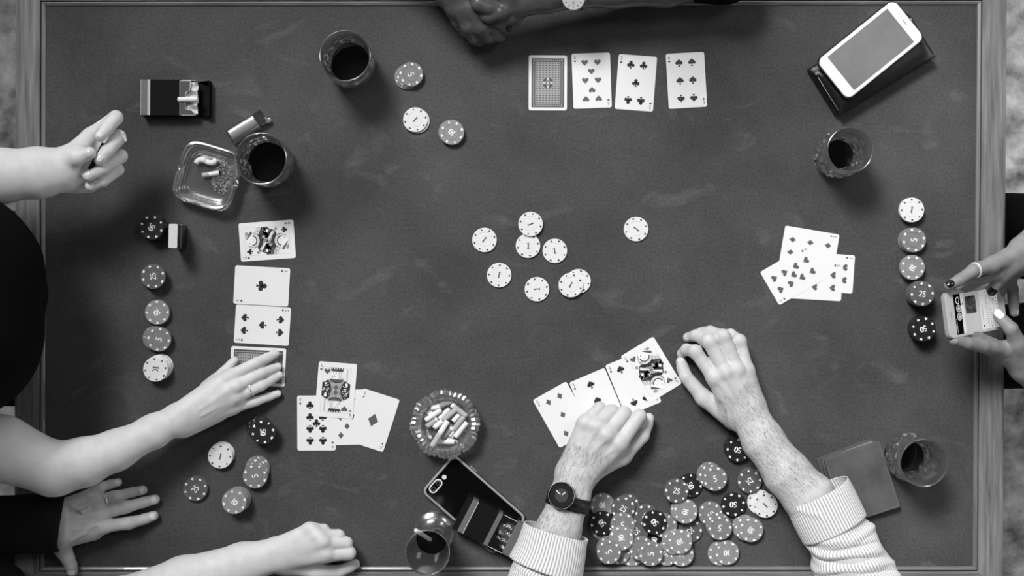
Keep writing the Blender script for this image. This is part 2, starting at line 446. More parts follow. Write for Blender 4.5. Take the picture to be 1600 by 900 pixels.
M['foil'] = material('crumpled_foil', 205, .5, metallic=.35, bump=(160, .5, .002)); M['foil_dark'] = material('dark_foil', 120, .25, metallic=.8, bump=(220, .9, .003))
M['chrome'] = material('polished_chrome', 225, .12, metallic=1); M['steel'] = material('brushed_steel', 135, .33, metallic=.9, bump=(700, .15, .0003))
M['white_plastic'] = material('white_phone_plastic', 212, .22, coat=.3); M['screen_off'] = material('dark_glossy_screen', 70, .26, spec=.7, vary=(12, 60, 84, 4, (1, 1, 1)))
M['leather_black'] = material('black_leather', 20, .38, spec=.55, bump=(420, .35, .001)); M['stitch'] = material('pale_stitch', 150, .7)
M['leather_grey'] = material('worn_grey_leather', 80, .7, spec=.3, vary=(22, 68, 94, 6, (1, 1, 1)), bump=(380, .35, .001))
M['leather_edge'] = material('pale_leather_edge', 122, .6)
M['case_black'] = material('black_phone_glass', 10, .1, spec=.5); M['case_clear'] = material('pale_phone_rim', 150, .3, spec=.6)
M['lens'] = material('camera_lens', 8, .05, spec=.8)
M['straw'] = material('pale_straw', 205, .4)

# ---------------------------------------------------------------- the setting
fl = mesh_data('floor', [(-5, -5, 0), (5, -5, 0), (5, 5, 0), (-5, 5, 0), (-5, -5, -.1), (5, -5, -.1), (5, 5, -.1), (-5, 5, -.1)],
               [(0, 1, 2, 3), (7, 6, 5, 4), (0, 4, 5, 1), (1, 5, 6, 2), (2, 6, 7, 3), (3, 7, 4, 0)], M['concrete'], smooth=False)
tag(link('floor', fl), kind='structure')

M['plaster'] = material('pale_plaster', 215, .9, vary=(3, 205, 222, 6, (1, 1, 1)))
for nm, (x0, y0, x1, y1) in {'wall_north': (-5, 5, 5, 5.1), 'wall_south': (-5, -5.1, 5, -5), 'wall_east': (5, -5.1, 5.1, 5.1), 'wall_west': (-5.1, -5.1, -5, 5.1)}.items():
    m_ = MB(); m_.slab([(x0, y0), (x1, y0), (x1, y1), (x0, y1)], 0, 5.9); tag(link(nm, m_.data(nm, M['plaster'], scale=1)), kind='structure')

# ---------------------------------------------------------------- the card table
TL, TR, BR, BL = Lm(72, 10), Lm(1526, 8), Lm(1519, 884.5), Lm(70, 885)
table = thing('card_table', 'large dark cloth-topped card table with pale wooden rim under all the cards and chips', 'table', (0, 0, 0))
def offset_corners(d):
    return [TL + np.array([-d, d, 0]), TR + np.array([d, d, 0]), BR + np.array([d, -d, 0]), BL + np.array([-d, -d, 0])]
def side_strip(name, profile, side, mat, label=None):
    P, F = [], []
    for d, z in profile:
        c = offset_corners(d); a, b = c[side], c[(side + 1) % 4]
        P += [(a[0], a[1], z), (b[0], b[1], z)]
    n = len(profile)
    for k in range(n): j = (k + 1) % n; F.append((2 * k, 2 * k + 1, 2 * j + 1, 2 * j))
    F += [tuple(2 * k for k in range(n))[::-1], tuple(2 * k + 1 for k in range(n))]
    return sharp(part(name, P, F, mat, table, label=label), 6)
P = [tuple(p) for p in (TL, TR, BR, BL)]; P = [(x, y, 0) for x, y, z in P] + [(x, y, -22) for x, y, z in P]
part('felt_top', P, [(3, 2, 1, 0), (4, 5, 6, 7), (0, 1, 5, 4), (1, 2, 6, 5), (2, 3, 7, 6), (3, 0, 4, 7)], M['felt'], table, smooth=False)
mould = [(0, -6), (0, .5), (.5, 1.6), (1.2, 2.4), (4.0, 3.6), (5.0, 3.8), (5.8, 3.3), (6.4, 2.0), (6.7, .2), (7.6, -.6), (8.0, -6)]
rail = [(8.0, -40), (8.0, 2.2), (8.7, 3.4), (10, 3.8), (30, 4.0), (41, 3.8), (44, 3.0), (46.5, 1.2), (48, -2.0), (48, -40)]
for s in range(4):
    side_strip('moulding', mould, s, M['moulding_x' if s % 2 == 0 else 'moulding_y'])
    side_strip('rail', rail, s, M['wood_x' if s % 2 == 0 else 'wood_y'])
for sx, sy in ((-1, 1), (1, 1), (1, -1), (-1, -1)):
    x, y = sx * 690, sy * 400
    m_ = MB(); m_.slab(rrect(70, 70, 6, 3, x, y), -750, -23, bevel=1.5)
    part('leg', m_.v, m_.f, M['wood_y'], table, smooth=False)
for a, b, w, h in ((0, 1, 1320, 24), (0, -1, 1320, 24), (1, 0, 24, 740), (-1, 0, 24, 740)):
    m_ = MB(); m_.slab(rrect(w, h, 3, 2, a * 690, b * 400), -110, -23, bevel=1)
    part('apron', m_.v, m_.f, M['wood_x' if b else 'wood_y'], table, smooth=False)

# ---------------------------------------------------------------- playing cards
CW, CH = 60.0, 86.0
CARD_MATS = [M['card'], M['ink_black'], M['ink_red'], M['ink_pale'], M['ink_line'], M['ink_dark'], M['ink_white']]
CT = 0.32
def flip(p): return [(-x, -y) for x, y in p]
class Print:
    """flat printing on a card: polygons a hair above its face, level by level"""
    def __init__(s): s.mb = MB(); s.mb.slab(rrect(CW, CH, 3.2, 4), 0, CT)
    def put(s, p, m, lev=1): s.mb.poly(p, CT + .028 * lev, m)
    def both(s, p, m, lev=1): s.put(p, m, lev); s.put(flip(p), m, lev)
def pip(pr, suit, x, y, size, inv, m, lev=1):
    for p in SUIT[suit]: pr.put(xf(p, size, math.pi if inv else 0, x, y), m, lev)
def index(pr, val, suit, m):
    for q in text_polys(val, 5.6, .9): pr.both([(x - 25.2, y + 36.6) for x, y in q], m)
    for p in SUIT[suit]: pr.both(xf(p, 3.9, 0, -25.2, 30.6), m)
ROWS = {'3': [(0, 27), (0, 0), (0, -27)], '4': [(-10, 28), (10, 28), (-10, -28), (10, -28)],
        '5': [(-10, 28), (10, 28), (0, 0), (-10, -28), (10, -28)],
        '6': [(-10, 28), (10, 28), (-10, 0), (10, 0), (-10, -28), (10, -28)],
        '7': [(-10, 28), (10, 28), (0, 14), (-10, 0), (10, 0), (-10, -28), (10, -28)],
        '8': [(-10, 28), (10, 28), (0, 14), (-10, 0), (10, 0), (0, -14), (-10, -28), (10, -28)],
        '9': [(-10, 28), (10, 28), (-10, 9.5), (10, 9.5), (0, 0), (-10, -9.5), (10, -9.5), (-10, -28), (10, -28)]}
PS = {'h': 10.2, 's': 12.2, 'c': 12.4, 'd': 11.0}
def court_frame(pr, suit, val, m):
    for q in (rrect(44.4, 70.4, .3, 1),):
        for a, b, c, d in ((-22.2, 35.2, 22.2, 35.0), (-22.2, -35.0, 22.2, -35.2), (-22.2, 35.2, -22.0, -35.2), (22.0, 35.2, 22.2, -35.2)):
            pr.put([(a, b), (c, b), (c, d), (a, d)], 3)
    index(pr, val, suit, m); pip(pr, suit, -15.5, 28, 9.6, False, m, 4); pip(pr, suit, 15.5, -28, 9.6, True, m, 4)
def court_queen(pr, suit, m):
    court_frame(pr, suit, 'Q', m)
    B = pr.both
    # robe: a dark sheet with paler wedges, drawn for one half and turned for the other
    B([(-21.8, -8), (-21.6, -1), (-15, 13), (-10, 15.5), (0, 12), (10, 15), (12, 17), (21.8, 13), (21.8, -2), (0, -2)], 1, 1)
    B([(-21.4, -7), (-20.6, -1.5), (-17.4, 5.2), (-13.6, 3.0), (-16.6, -6)], 3, 2)
    B([(-13.0, 12.8), (-1.0, 3.0), (-2.0, .6), (-15.6, 8.8)], 6, 3); B([(-13.0, 12.8), (-1.0, 3.0), (-1.5, 1.8), (-14.4, 10.8)], 4, 4)
    B([(10.4, 13), (21.6, 8.2), (21.6, 16), (13, 19)], 4, 2)
    B([(13.4, 3.2), (21.6, 6.6), (21.6, 1.6), (16, -1)], 3, 2)
    for k in range(14): B(circle(.42, 6, 11.6 + (k % 5) * 1.7, 11 - (k // 5) * 1.8 - (k % 5) * .7), 3, 3)
    for k in range(4):
        for q in ribbon([(-5.4 + 2.5 * k, 7.9 - 1.0 * k), (-4.0 + 2.5 * k, 6.0 - 1.0 * k), (-4.8 + 2.5 * k, 4.4 - 1.0 * k), (-3.4 + 2.5 * k, 2.4 - 1.0 * k)], .85): B(q, 6, 4)
    B([(4.6, 8.6), (9.4, 6.4), (8.0, 1.8), (3.6, 3.6)], 3, 4); B([(5.2, 7.6), (8.6, 6.0), (7.5, 2.6), (4.4, 4.2)], 1, 5); B(circle(1, 10, 6.4, 5.1, .8, 1.5), 6, 6)
    for x, y in ((16, 13.6), (19.5, 12.0)): B(circle(.9, 8, x, y), 5, 4)
    # hand and flower
    B(circle(1, 14, -16.2, .5, 3.6, 2.8), 1, 4); B(circle(1, 12, -15.4, .9, 2.6, 1.9), 6, 5)
    for a in range(5): B(circle(1.1, 8, -17.6 + 1.7 * math.cos(a * 1.257), 14.6 + 1.7 * math.sin(a * 1.257)), 3, 3)
    B(circle(.9, 8, -17.6, 14.6), 5, 4)
    for q in ribbon([(-16.5, 12.6), (-14.2, 9.6), (-15.2, 6)], .7): B(q, 5, 4)
    H = lambda p, m_, lv: B([(1.2 + (x - 1.2) * .86, 27.0 + (y - 27.0) * .86) for x, y in p], m_, lv)
    # collar, hair, face
    fan = arc(1.5, 22, 14.6, 13.4, 190, 352, 20)
    H([(1.5, 22)] + fan, 5, 5); H([(1.5, 22)] + arc(1.5, 22, 13.8, 12.7, 188, 354, 20), 6, 6)
    for k in range(15):
        a = math.radians(198 + k * 10.6)
        for q in ribbon([(1.5 + 9.6 * math.cos(a), 22 + 9.2 * math.sin(a)), (1.5 + 13.6 * math.cos(a), 22 + 12.6 * math.sin(a))], .55): H(q, 1, 7)
    for q in ribbon(arc(1.5, 23, 8.8, 8.6, 175, 350, 16), [.8] + [2.2] * 15 + [.8]): H(q, 5, 8)
    for q in ribbon([(-8.6, 14), (-11.6, 20), (-9.4, 27), (-7.6, 32.5)], [1.5, 1.9, 1.7, .6]): H(q, 3, 8)
    H(circle(1, 20, 1.2, 25, 7.4, 8.0), 6, 9)
    for q in ribbon(arc(1.6, 24.6, 5.2, 5.6, 200, 330, 10), .35): H(q, 3, 10)
    H(circle(1.0, 8, -3.6, 27.4), 5, 10); H(circle(.5, 8, 4.2, 23.6), 5, 10); H(circle(.5, 8, .2, 20.8, .9, .35), 5, 10)
    # crown band
    H([(2.2, 34.4), (4.2, 31.2), (15.2, 21.6), (18.4, 23.8), (16.4, 27.0)], 2, 10)
    H([(7, 34.6), (16.5, 34.6), (17.5, 30.4), (12.4, 29.6)], 3, 9)
    for x, y in ((10, 33), (13, 32.4), (15.4, 31.8), (11.6, 31.2)): H(circle(.6, 6, x, y), 5, 11)
    H(circle(.8, 8, 15.4, 24.2), 5, 11)
def court_king(pr, suit, m):
    court_frame(pr, suit, 'K', m)
    B = pr.both
    # patterned robe either side of a pale hourglass front
    pr.put([(-21.8, 10.6), (-13, 15.6), (13, 15.6), (21.8, 10.6), (21.8, -10.6), (13, -15.6), (-13, -15.6), (-21.8, -10.6)], 1, 1)
    rnd = random.Random(3)
    for sx in (-1, 1):
        for k in range(34):
            x = sx * rnd.uniform(7, 20.8); y = rnd.uniform(-12.5, 12.5)
            if abs(x) < 6.5 + abs(y) * .55: continue
            pr.put(circle(.72, 7, x, y), 6, 2)
        for y in (-7, 0, 7.4):
            x = sx * (13.6 + abs(y) * .35)
            pr.put(circle(1.9, 12, x, y), 6, 3); pr.put(circle(1.05, 10, x, y), 1, 4)
    cup = arc(17.5, 0, 12.2, 17.5, 118, 242, 12)
    pr.put([(-x, y) for x, y in cup] + cup[::-1] if False else [(x, y) for x, y in cup] + [(-x, y) for x, y in cup[::-1]], 3, 5)
    for sg in (1, -1): pr.put(xf(SUIT['d'][0], 9.4, 0, 0, sg * 4.0), 2, 6)
    for x, y in ((-6, 9), (6, 9), (-6, -9), (6, -9), (-4.6, 0), (4.6, 0)): pr.put(circle(.8, 8, x, y), 4, 6)
    for sx in (-1, 1):
        for q in ribbon([(sx * x, y) for x, y in ((12.4, 15.4), (8, 8.6), (6.2, 0), (8, -8.6), (12.4, -15.4))], .9): pr.put(q, 4, 7)
    B([(-10.6, 16.6)] + arc(0, 17, 10.4, 5.8, 180, 360, 12) + [(10.6, 16.6)], 1, 7)
    B([(-9.8, 17.2)] + arc(0, 17.4, 9.6, 4.6, 180, 360, 12) + [(9.8, 17.2)], 2, 8)
    # face, hair and beard
    B([(-7.6, 17), (7.8, 17), (7.8, 30), (-7.6, 30)], 6, 9)
    for k in range(5):
        for q in ribbon([(2.4 + 1.15 * k, 29), (3.0 + 1.15 * k, 23), (2.6 + 1.2 * k, 17.4)], .45): B(q, 3, 10)
    for k in range(3):
        for q in ribbon([(-7.4 + .9 * k, 23), (-8.2 + .9 * k, 20), (-7.2 + .9 * k, 17.4)], .4): B(q, 3, 10)
    for x in (-5.4, -1.2):
        for q in ribbon([(x - 1.2, 27.2), (x + 1.2, 27.4)], .4): B(q, 5, 10)
        B(circle(.5, 8, x, 26.2), 1, 10)
    for q in ribbon([(-3.8, 26), (-4.4, 22.8), (-3.0, 22.6)], .4): B(q, 5, 10)
    for q in ribbon([(-5, 21.2), (-1.6, 21.2)], .6): B(q, 5, 10)
    B(circle(1.6, 10, 10.4, 18.6), 4, 9)
    # crown
    B([(-9.8, 30), (9.2, 30), (9.8, 34.8), (-10.2, 34.8)], 1, 9)
    B([(-8.6, 28.9), (8.6, 28.9), (9.0, 31.0), (-9.2, 31.0)], 5, 10)
    for k in range(5): B([(-9.2 + 3.9 * k, 34.9), (-7.4 + 3.9 * k, 34.9), (-7.6 + 3.9 * k, 32.4), (-9.0 + 3.9 * k, 32.4)], 6, 10)
    # sword with its gripping hand
    B([(14.6, 14), (17.2, 14), (17.2, 32.6), (15.9, 34.4), (14.6, 32.6)], 4, 8); B([(15.7, 14), (16.1, 14), (16.1, 33), (15.7, 33)], 3, 9)
    B(circle(2.2, 12, 15.9, 9.4), 6, 8); B(circle(1.2, 10, 16.2, 6.2), 6, 8)
def card_back(pr):
    def rect(x0, y0, x1, y1, m, lev): pr.put([(x0, y0), (x1, y0), (x1, y1), (x0, y1)], m, lev)
    rect(-25.4, -38.4, 25.4, 38.4, 5, 1); rect(-19.6, -32.6, 19.6, 32.6, 3, 2)
    for a in (-22.2, 22.2):
        for k in range(25): pr.put(xf(SUIT['d'][0], 3.0, 0, a, -36 + 3 * k), 3, 2)
    for b in (-35.2, 35.2):
        for k in range(15): pr.put(xf(SUIT['d'][0], 3.0, 0, -21 + 3 * k, b), 3, 2)
    for r in range(18):
        for c in range(8):
            x, y = -17 + 4.86 * c, -30.6 + 3.6 * r
            pr.put([(x - 2.1, y + 1), (x - 1.2, y - .5), (x, y - 1.1), (x + 1.2, y - .5), (x + 2.1, y + 1), (x + .9, y + .3), (x, y + .8), (x - .9, y + .3)], 5, 3)
    pr.put(circle(9.2, 28), 3, 4); pr.put(circle(8.4, 28), 5, 5)
    for a in range(4): pr.put(circle(1.9, 12, 6 * math.cos(a * math.pi / 2), 6 * math.sin(a * math.pi / 2)), 4, 6)
    pr.put(circle(4.2, 20), 3, 6); pr.put(circle(3.2, 18), 5, 7); pr.put(circle(2.0, 14), 4, 8)
CARD_CACHE = {}
def card_mesh(code):
    if code in CARD_CACHE: return CARD_CACHE[code]
    pr = Print()
    if code == 'back': card_back(pr)
    else:
        val, suit = code[:-1], code[-1]; m = 1 if suit in 'sc' else 2
        if val == 'Q': court_queen(pr, suit, m)
        elif val == 'K': court_king(pr, suit, m)
        elif val == 'A': index(pr, 'A', suit, m); pip(pr, suit, 0, 0, {'c': 17, 'd': 21}[suit], False, m)
        else:
            index(pr, val, suit, m)
            for x, y in ROWS[val]: pip(pr, suit, x, y, PS[suit], y < -1e-6, m)
    CARD_CACHE[code] = pr.mb.data('playing_card_' + code, CARD_MATS); return CARD_CACHE[code]
def card(code, px, py, rot, z, label, group, tilt=(0, 0)):
    o = link('playing_card', card_mesh(code), W(Lm(px, py, z)), rot=(math.radians(tilt[0]), math.radians(tilt[1]), math.radians(rot)))
    return tag(o, label, 'card', group)
G1, G2, G3, G4, G5 = 'cards laid out at the top', 'cards in the left column', 'cards fanned by the flower ashtray', 'cards under the fist', 'cards heaped on the right'
card('back', 856, 129.5, -.3, .05, 'face-down card with grey lattice back, beside the eight of hearts', G1)
card('8h', 924.5, 126, 2, .05, 'eight of hearts lying between the face-down card and five of clubs', G1)
card('5c', 993.5, 129.5, -4.4, .05, 'five of clubs, tilted slightly clockwise, in the top row', G1)
card('6s', 1072.5, 125.5, 3.3, .05, 'six of spades lying alone at the end of the top row', G1)
card('Qc', 417.5, 376, 94, .05, 'queen of clubs turned sideways below the dark whisky tumbler', G2)
card('Ac', 409, 446.8, -93.3, .05, 'ace of clubs turned sideways with one pip in the middle', G2)
card('5s', 410, 508, 86.5, .05, 'five of spades turned sideways under the ace of clubs', G2)
card('back', 403, 572.5, 87.3, .05, 'face-down card with lattice back held under the ringed fingers', G2)
card('8d', 542, 652, 1.5, .05, 'eight of diamonds mostly hidden beneath the king of hearts', G3)
card('9c', 494.5, 661, .3, .45, 'nine of clubs partly under the king of hearts', G3)
card('Ad', 583, 656.5, -17.8, .45, 'ace of diamonds lying askew beside the flower-shaped ashtray', G3)
card('Kh', 524.8, 609.5, -4.7, .9, 'king of hearts on top of three other cards', G3)
card('5d', 879.5, 648, 29.4, .05, 'five of diamonds at the lower end of the fan under the fist', G4)
card('3s', 933.6, 625.8, 23, .45, 'three of spades in the fan, half covered by the fist', G4)
card('4s', 989.5, 599.5, 22.3, .85, 'four of spades tucked under the queen of hearts', G4)
card('Qh', 1017.5, 578, 31.3, 1.25, 'queen of hearts at the upper end of the fan', G4)
card('6d', 1264.4, 389, -99.6, .05, 'six of diamonds at the back of the heap on the right', G5)
card('7h', 1291, 426, -94, .45, 'heart card sticking out furthest to the right under two others', G5)
card('6h', 1272.8, 438.4, -93.3, .85, 'six of hearts half hidden by the nine of hearts', G5)
card('9h', 1239.6, 429.6, -60, 1.25, 'nine of hearts lying on top of the right-hand heap', G5)

# ---------------------------------------------------------------- poker chips
CR, CHT = 19.2, 3.3
def chip_mesh(val):
    mb = MB(); n = 40
    prof = [(0.001, 0), (18.7, 0), (19.2, .5), (19.2, 2.8), (18.7, 3.3), (12.3, 3.3), (11.9, 2.75), (11.1, 2.75), (10.7, 3.25), (0.001, 3.25)]
    v, f = lathe(prof, n); mb.add(v, f, 0)
    order = 'shcd'
    for k in range(8):
        a = 2 * math.pi * k / 8 + .2
        for p in SUIT[order[k % 4]]:
            mb.poly([(x + 15.9 * math.cos(a), y + 15.9 * math.sin(a)) for x, y in xf(p, 4.4 if val[0] != '1' or val == '10' else 3.7, a - math.pi / 2)], 3.33, 1)
    for q in text_polys({'1c': 'IC'}.get(val, val), 9.6 if len(val) < 2 else 9.0, 1.05): mb.poly(q, 3.29, 1)
    key = '1' if val == '1c' else val
    return sharp_mesh(mb.data('poker_chip_' + val, [M['chip' + key], M['mark_dark'] if key == '1' else M['mark_white']], smooth=True))
def sharp_mesh(me, deg=30):
    bm = bmesh.new(); bm.from_mesh(me)
    for e in bm.edges:
        if len(e.link_faces) == 2 and e.calc_face_angle(0) > math.radians(deg): e.smooth = False
    bm.to_mesh(me); bm.free(); return me
CHIP = {v: chip_mesh(v) for v in ('1', '1c', '5', '10', '25', '50')}
DISCS = []
TONE = {'1': 'white', '1c': 'white', '5': 'mid-grey', '10': 'pale grey', '25': 'dark grey', '50': 'black'}
def rest_height(x, y):
    return max([z for X, Y, z in DISCS if (X - x) ** 2 + (Y - y) ** 2 < 37.6 ** 2] + [0.05])
def chip_at(val, x, y, z, rot, label, group):
    o = link('poker_chip', CHIP[val], (x / 1000, y / 1000, T + z / 1000), math.radians(rot))
    DISCS.append((x, y, z + CHT + .03)); return tag(o, label, 'chip', group)
def stack(val, px, py, n, rot, label, group, lower=None, lean=(0, 0), jit=.7):
    """n chips whose topmost shows at (px,py); lean: how far (px) the foot strays beyond a plumb stack"""
    p0 = Lm(px, py, n * CHT); base = rest_height(p0[0], p0[1])
    p0 = Lm(px, py, base + n * CHT)
    for k in range(n):
        t = 1 - (k / (n - 1) if n > 1 else 1)
        top = k == n - 1
        x = p0[0] + lean[0] * t + (0 if top else random.uniform(-jit, jit)); y = p0[1] - lean[1] * t + (0 if top else random.uniform(-jit, jit))
        z = rest_height(x, y)
        chip_at(val if not (val == '1c' and not top) else '1', x, y, z, rot if top else random.uniform(0, 360), label if top else (lower or label.replace('topmost', 'lower')), group)
PILE, POT = 'chips in the heap between the two arms', 'white chips scattered in the middle'
# the pot in the middle of the table
stack('1', 757, 375, 1, 140, 'white one chip furthest left in the middle scatter', POT)
stack('1', 825, 384, 1, 0, 'white one chip with upright numeral, partly under another', POT)
stack('1', 829, 350, 1, -70, 'white one chip resting on the edge of another, topmost of the middle scatter', POT)
stack('1', 867, 392, 1, 190, 'white one chip just right of the overlapping pair', POT)
stack('1', 994, 358, 1, 50, 'white one chip lying all alone right of the middle scatter', POT)
stack('1', 780, 430, 1, 165, 'white one chip low on the left of the middle scatter', POT)
stack('1', 839, 452, 1, 92, 'white one chip lowest of the middle scatter', POT)
stack('1', 904, 439.5, 1, 20, 'white one chip mostly covered by its twin at lower right of the scatter', POT)
stack('1', 892, 445.5, 1, 150, 'white one chip lying over its twin at lower right of the scatter', POT)
# three small stacks near the upper whisky tumbler
S = 'small stacks below the upper tumbler'
stack('5', 642, 116, 3, -65, 'grey five chip on top of the short stack right of the upper tumbler', S, 'grey chip under the five chip right of the upper tumbler', (-7, 3), .5)
stack('1', 649, 187, 2, 135, 'white one chip on top of a pair between two grey stacks', S, 'white chip under the paired one chip', (3, 1.5), .3)
stack('10', 706, 207, 3, 140, 'pale ten chip on top of the stack right of the white pair', S, 'pale grey chip under the ten chip right of the white pair', (-2, -2))
# the left player's column
S = 'column of stacks by the left arm'
stack('50', 237, 355, 8, -120, 'black fifty chip on top beside the upright lighter', S, 'black chip in the tall stack beside the upright lighter', (0, 0))
stack('25', 239, 432, 6, 96, 'dark grey twenty-five chip topping the second stack of the left column', S, 'dark grey chip in the second stack of the left column', (-5, 0))
stack('10', 245.5, 488, 3, -145, 'grey ten chip topping the third stack of the left column', S, 'grey chip in the third stack of the left column', (-1, 1))
stack('5', 248, 530, 4, 70, 'grey five chip topping the fourth stack of the left column', S, 'grey chip in the fourth stack of the left column', (-9, -1), .6)
stack('1c', 243, 577, 6, -95, 'white chip reading IC topping the lowest stack of the left column', S, 'white chip in the lowest stack of the left column', (3, -3))
# the lower left group
S = 'stacks beside the spread hand'
stack('50', 411, 675, 8, -90, 'black fifty chip on top of the stack under the ringed hand', S, 'black chip in the stack under the ringed hand', (-11, -5))
stack('1', 344, 713, 3, -15, 'white one chip on top of the stack below the bare forearm', S, 'white chip in the stack below the bare forearm', (2, -3))
stack('5', 398.5, 744, 4, 100, 'grey five chip on top of the doubled stack by the ten stack', S, 'grey chip sticking out behind the five chip by the ten stack', (2, -11), .5)
stack('25', 305, 764, 2, 50, 'dark twenty-five chip nearest the spread fingers', S, 'dark chip under the twenty-five chip nearest the spread fingers')
stack('10', 366, 784, 8, -45, 'grey ten chip on top of the leaning tall stack', S, 'grey chip in the leaning tall stack topped by a ten', (2, -1), .8)
# the right player's column
S = 'column of stacks by the held phone'
stack('1', 1425, 328, 4, 170, 'white one chip topping the first stack of the right column', S, 'white chip in the first stack of the right column', (2, 0))
stack('5', 1428, 375, 4, 90, 'grey five chip topping the second stack of the right column', S, 'grey chip in the second stack of the right column', (-3, 0))
stack('10', 1426, 418, 5, -125, 'grey ten chip topping the third stack of the right column', S, 'grey chip in the third stack of the right column', (2, 0))
stack('25', 1441, 459, 11, -8, 'dark twenty-five chip topping the tall stack beside the held phone', S, 'dark grey chip in the tall stack beside the held phone', (3, 0))
stack('50', 1443, 514, 9, -160, 'black fifty chip topping the last stack of the right column', S, 'black chip in the last stack of the right column', (3, 0))
# the heap in front of the striped shirt
for val, px, py, rot, lab in (
    ('5', 942, 826, 30, 'grey chip almost hidden under the black fifty nearest the watch'),
    ('10', 988, 866, 10, 'pale chip peeping out at the bottom of the heap between two fives'),
    ('50', 1022, 845, 80, 'black chip buried in the middle of the heap'),
    ('25', 981, 791, 200, 'grey chip showing as a rim behind the twenty-five nearest the watch'),
    ('25', 1009, 807, 60, 'dark grey chip half under the black fifty in the middle of the heap'),
    ('25', 994, 830, -50, 'dark twenty-five chip wedged between the ten and the black fifty'),
    ('10', 941.5, 789.5, 180, 'ten chip at the upper corner of the heap below the watch strap'),
    ('5', 1039, 822, 100, 'grey chip half under the black fifty on its right side'),
    ('10', 1041.6, 865, 150, 'pale chip at the bottom of the heap between a five and a ten'),
    ('10', 1065, 866, 178, 'ten chip at the bottom edge of the heap under the top ten'),
    ('25', 973.7, 794.5, -28, 'twenty-five chip at the top of the heap near the watch'),
    ('50', 940.8, 817.6, 135, 'black fifty chip at the edge of the heap nearest the shirt cuff'),
    ('5', 966, 863, 210, 'grey chip under the front five at the lower corner of the heap'),
    ('5', 951, 856.5, 20, 'grey chip showing as a rim behind the front five nearest the cuff'),
    ('5', 1002, 857, 140, 'five chip at the bottom of the heap left of the front five'),
    ('50', 1023, 816.5, 135, 'black fifty chip on top in the middle of the heap'),
    ('5', 973, 820, 180, 'five chip lying between the two black fifties'),
    ('10', 971, 841, 100, 'ten chip lying on the five between the two black fifties'),
    ('5', 951.4, 862.4, 120, 'front five chip nearest the shirt cuff'),
    ('5', 1017, 865.5, 90, 'front five chip in the middle of the bottom edge'),
    ('25', 1080, 831, -55, 'twenty-five chip at the right end of the heap under the ten'),
    ('10', 1053, 847.5, 40, 'pale chip peeping out left under the top ten'),
    ('10', 1062.5, 846.5, 205, 'ten chip on top at the right end of the heap'),
    ('10', 1067, 797, 70, 'pale chip peeping out under the ten below the twenty-five'),
    ('10', 1071, 799, -115, 'ten chip half covered by the twenty-five and apart from the heap'),
    ('50', 1078.7, 758.7, -60, 'black fifty chip half under the twenty-five and beside the fives'),
    ('25', 1057, 767, -15, 'twenty-five chip lying over a black fifty and a ten'),
    ('5', 1108, 741, 30, 'grey chip at the bottom of the three fanned fives'),
    ('5', 1110, 744, 70, 'grey chip in the middle of the three fanned fives'),
    ('5', 1117, 748, 15, 'five chip on top of the three fanned fives'),
    ('5', 1110, 802.5, -50, 'five chip partly under another five left of the black fifty'),
    ('5', 1122, 820, 40, 'grey chip between two fives left of the triple ten'),
    ('5', 1125, 825, 172, 'five chip on top left of the triple ten'),
    ('1', 1187, 784.5, 100, 'white chip half under the white one chip by the hairy forearm'),
    ('1', 1196, 790, 42, 'white one chip on top by the hairy forearm'),
    ('10', 1163, 823.5, 20, 'pale chip at the bottom of the triple ten'),
    ('10', 1166, 826, 70, 'pale chip in the middle of the triple ten'),
    ('10', 1173.5, 828, -130, 'ten chip on top of the triple ten'),
    ('10', 1125, 865, 10, 'pale chip half under the ten at the table edge'),
    ('10', 1136, 864, 180, 'ten chip lying over a pale chip at the table edge')):
    p = Lm(px, py, 4); z = rest_height(p[0], p[1]); p = Lm(px, py, z + CHT)
    chip_at(val, p[0], p[1], rest_height(p[0], p[1]), rot, lab, PILE)
stack('50', 1153, 703, 3, 165, 'black fifty chip topping the stack nearest the hairy wrist', PILE, 'black chip under the fifty nearest the hairy wrist', (-2, -3), .5)
stack('25', 1172, 752.5, 2, 130, 'twenty-five chip topping the pair beside the hairy forearm', PILE, 'dark chip under the twenty-five beside the hairy forearm', (1, -2), .3)
stack('50', 1146, 788.5, 2, 180, 'black fifty chip beside the pair of white chips', PILE, 'black chip under the fifty beside the white chips', (2, 1), .3)

# ---------------------------------------------------------------- glasses
def lp(name, V, F, mats, parent, midx=None, smooth=False, label=None, loc=(0, 0, 0), rot=(0, 0, 0), edge=None):
    """child mesh from mm points in the parent's own space"""
    me = mesh_data(name, np.asarray(V, float) * .001, F, mats, midx, smooth)
    if edge: me = sharp_mesh(me, edge)
    o = link(name, me, tuple(c / 1000 for c in loc), parent=parent, rot=rot)
    if label: o['label'] = label
    return o
def lmb(name, mb, mats, parent, **k): return lp(name, mb.v, mb.f, mats, parent, mb.m, **k)

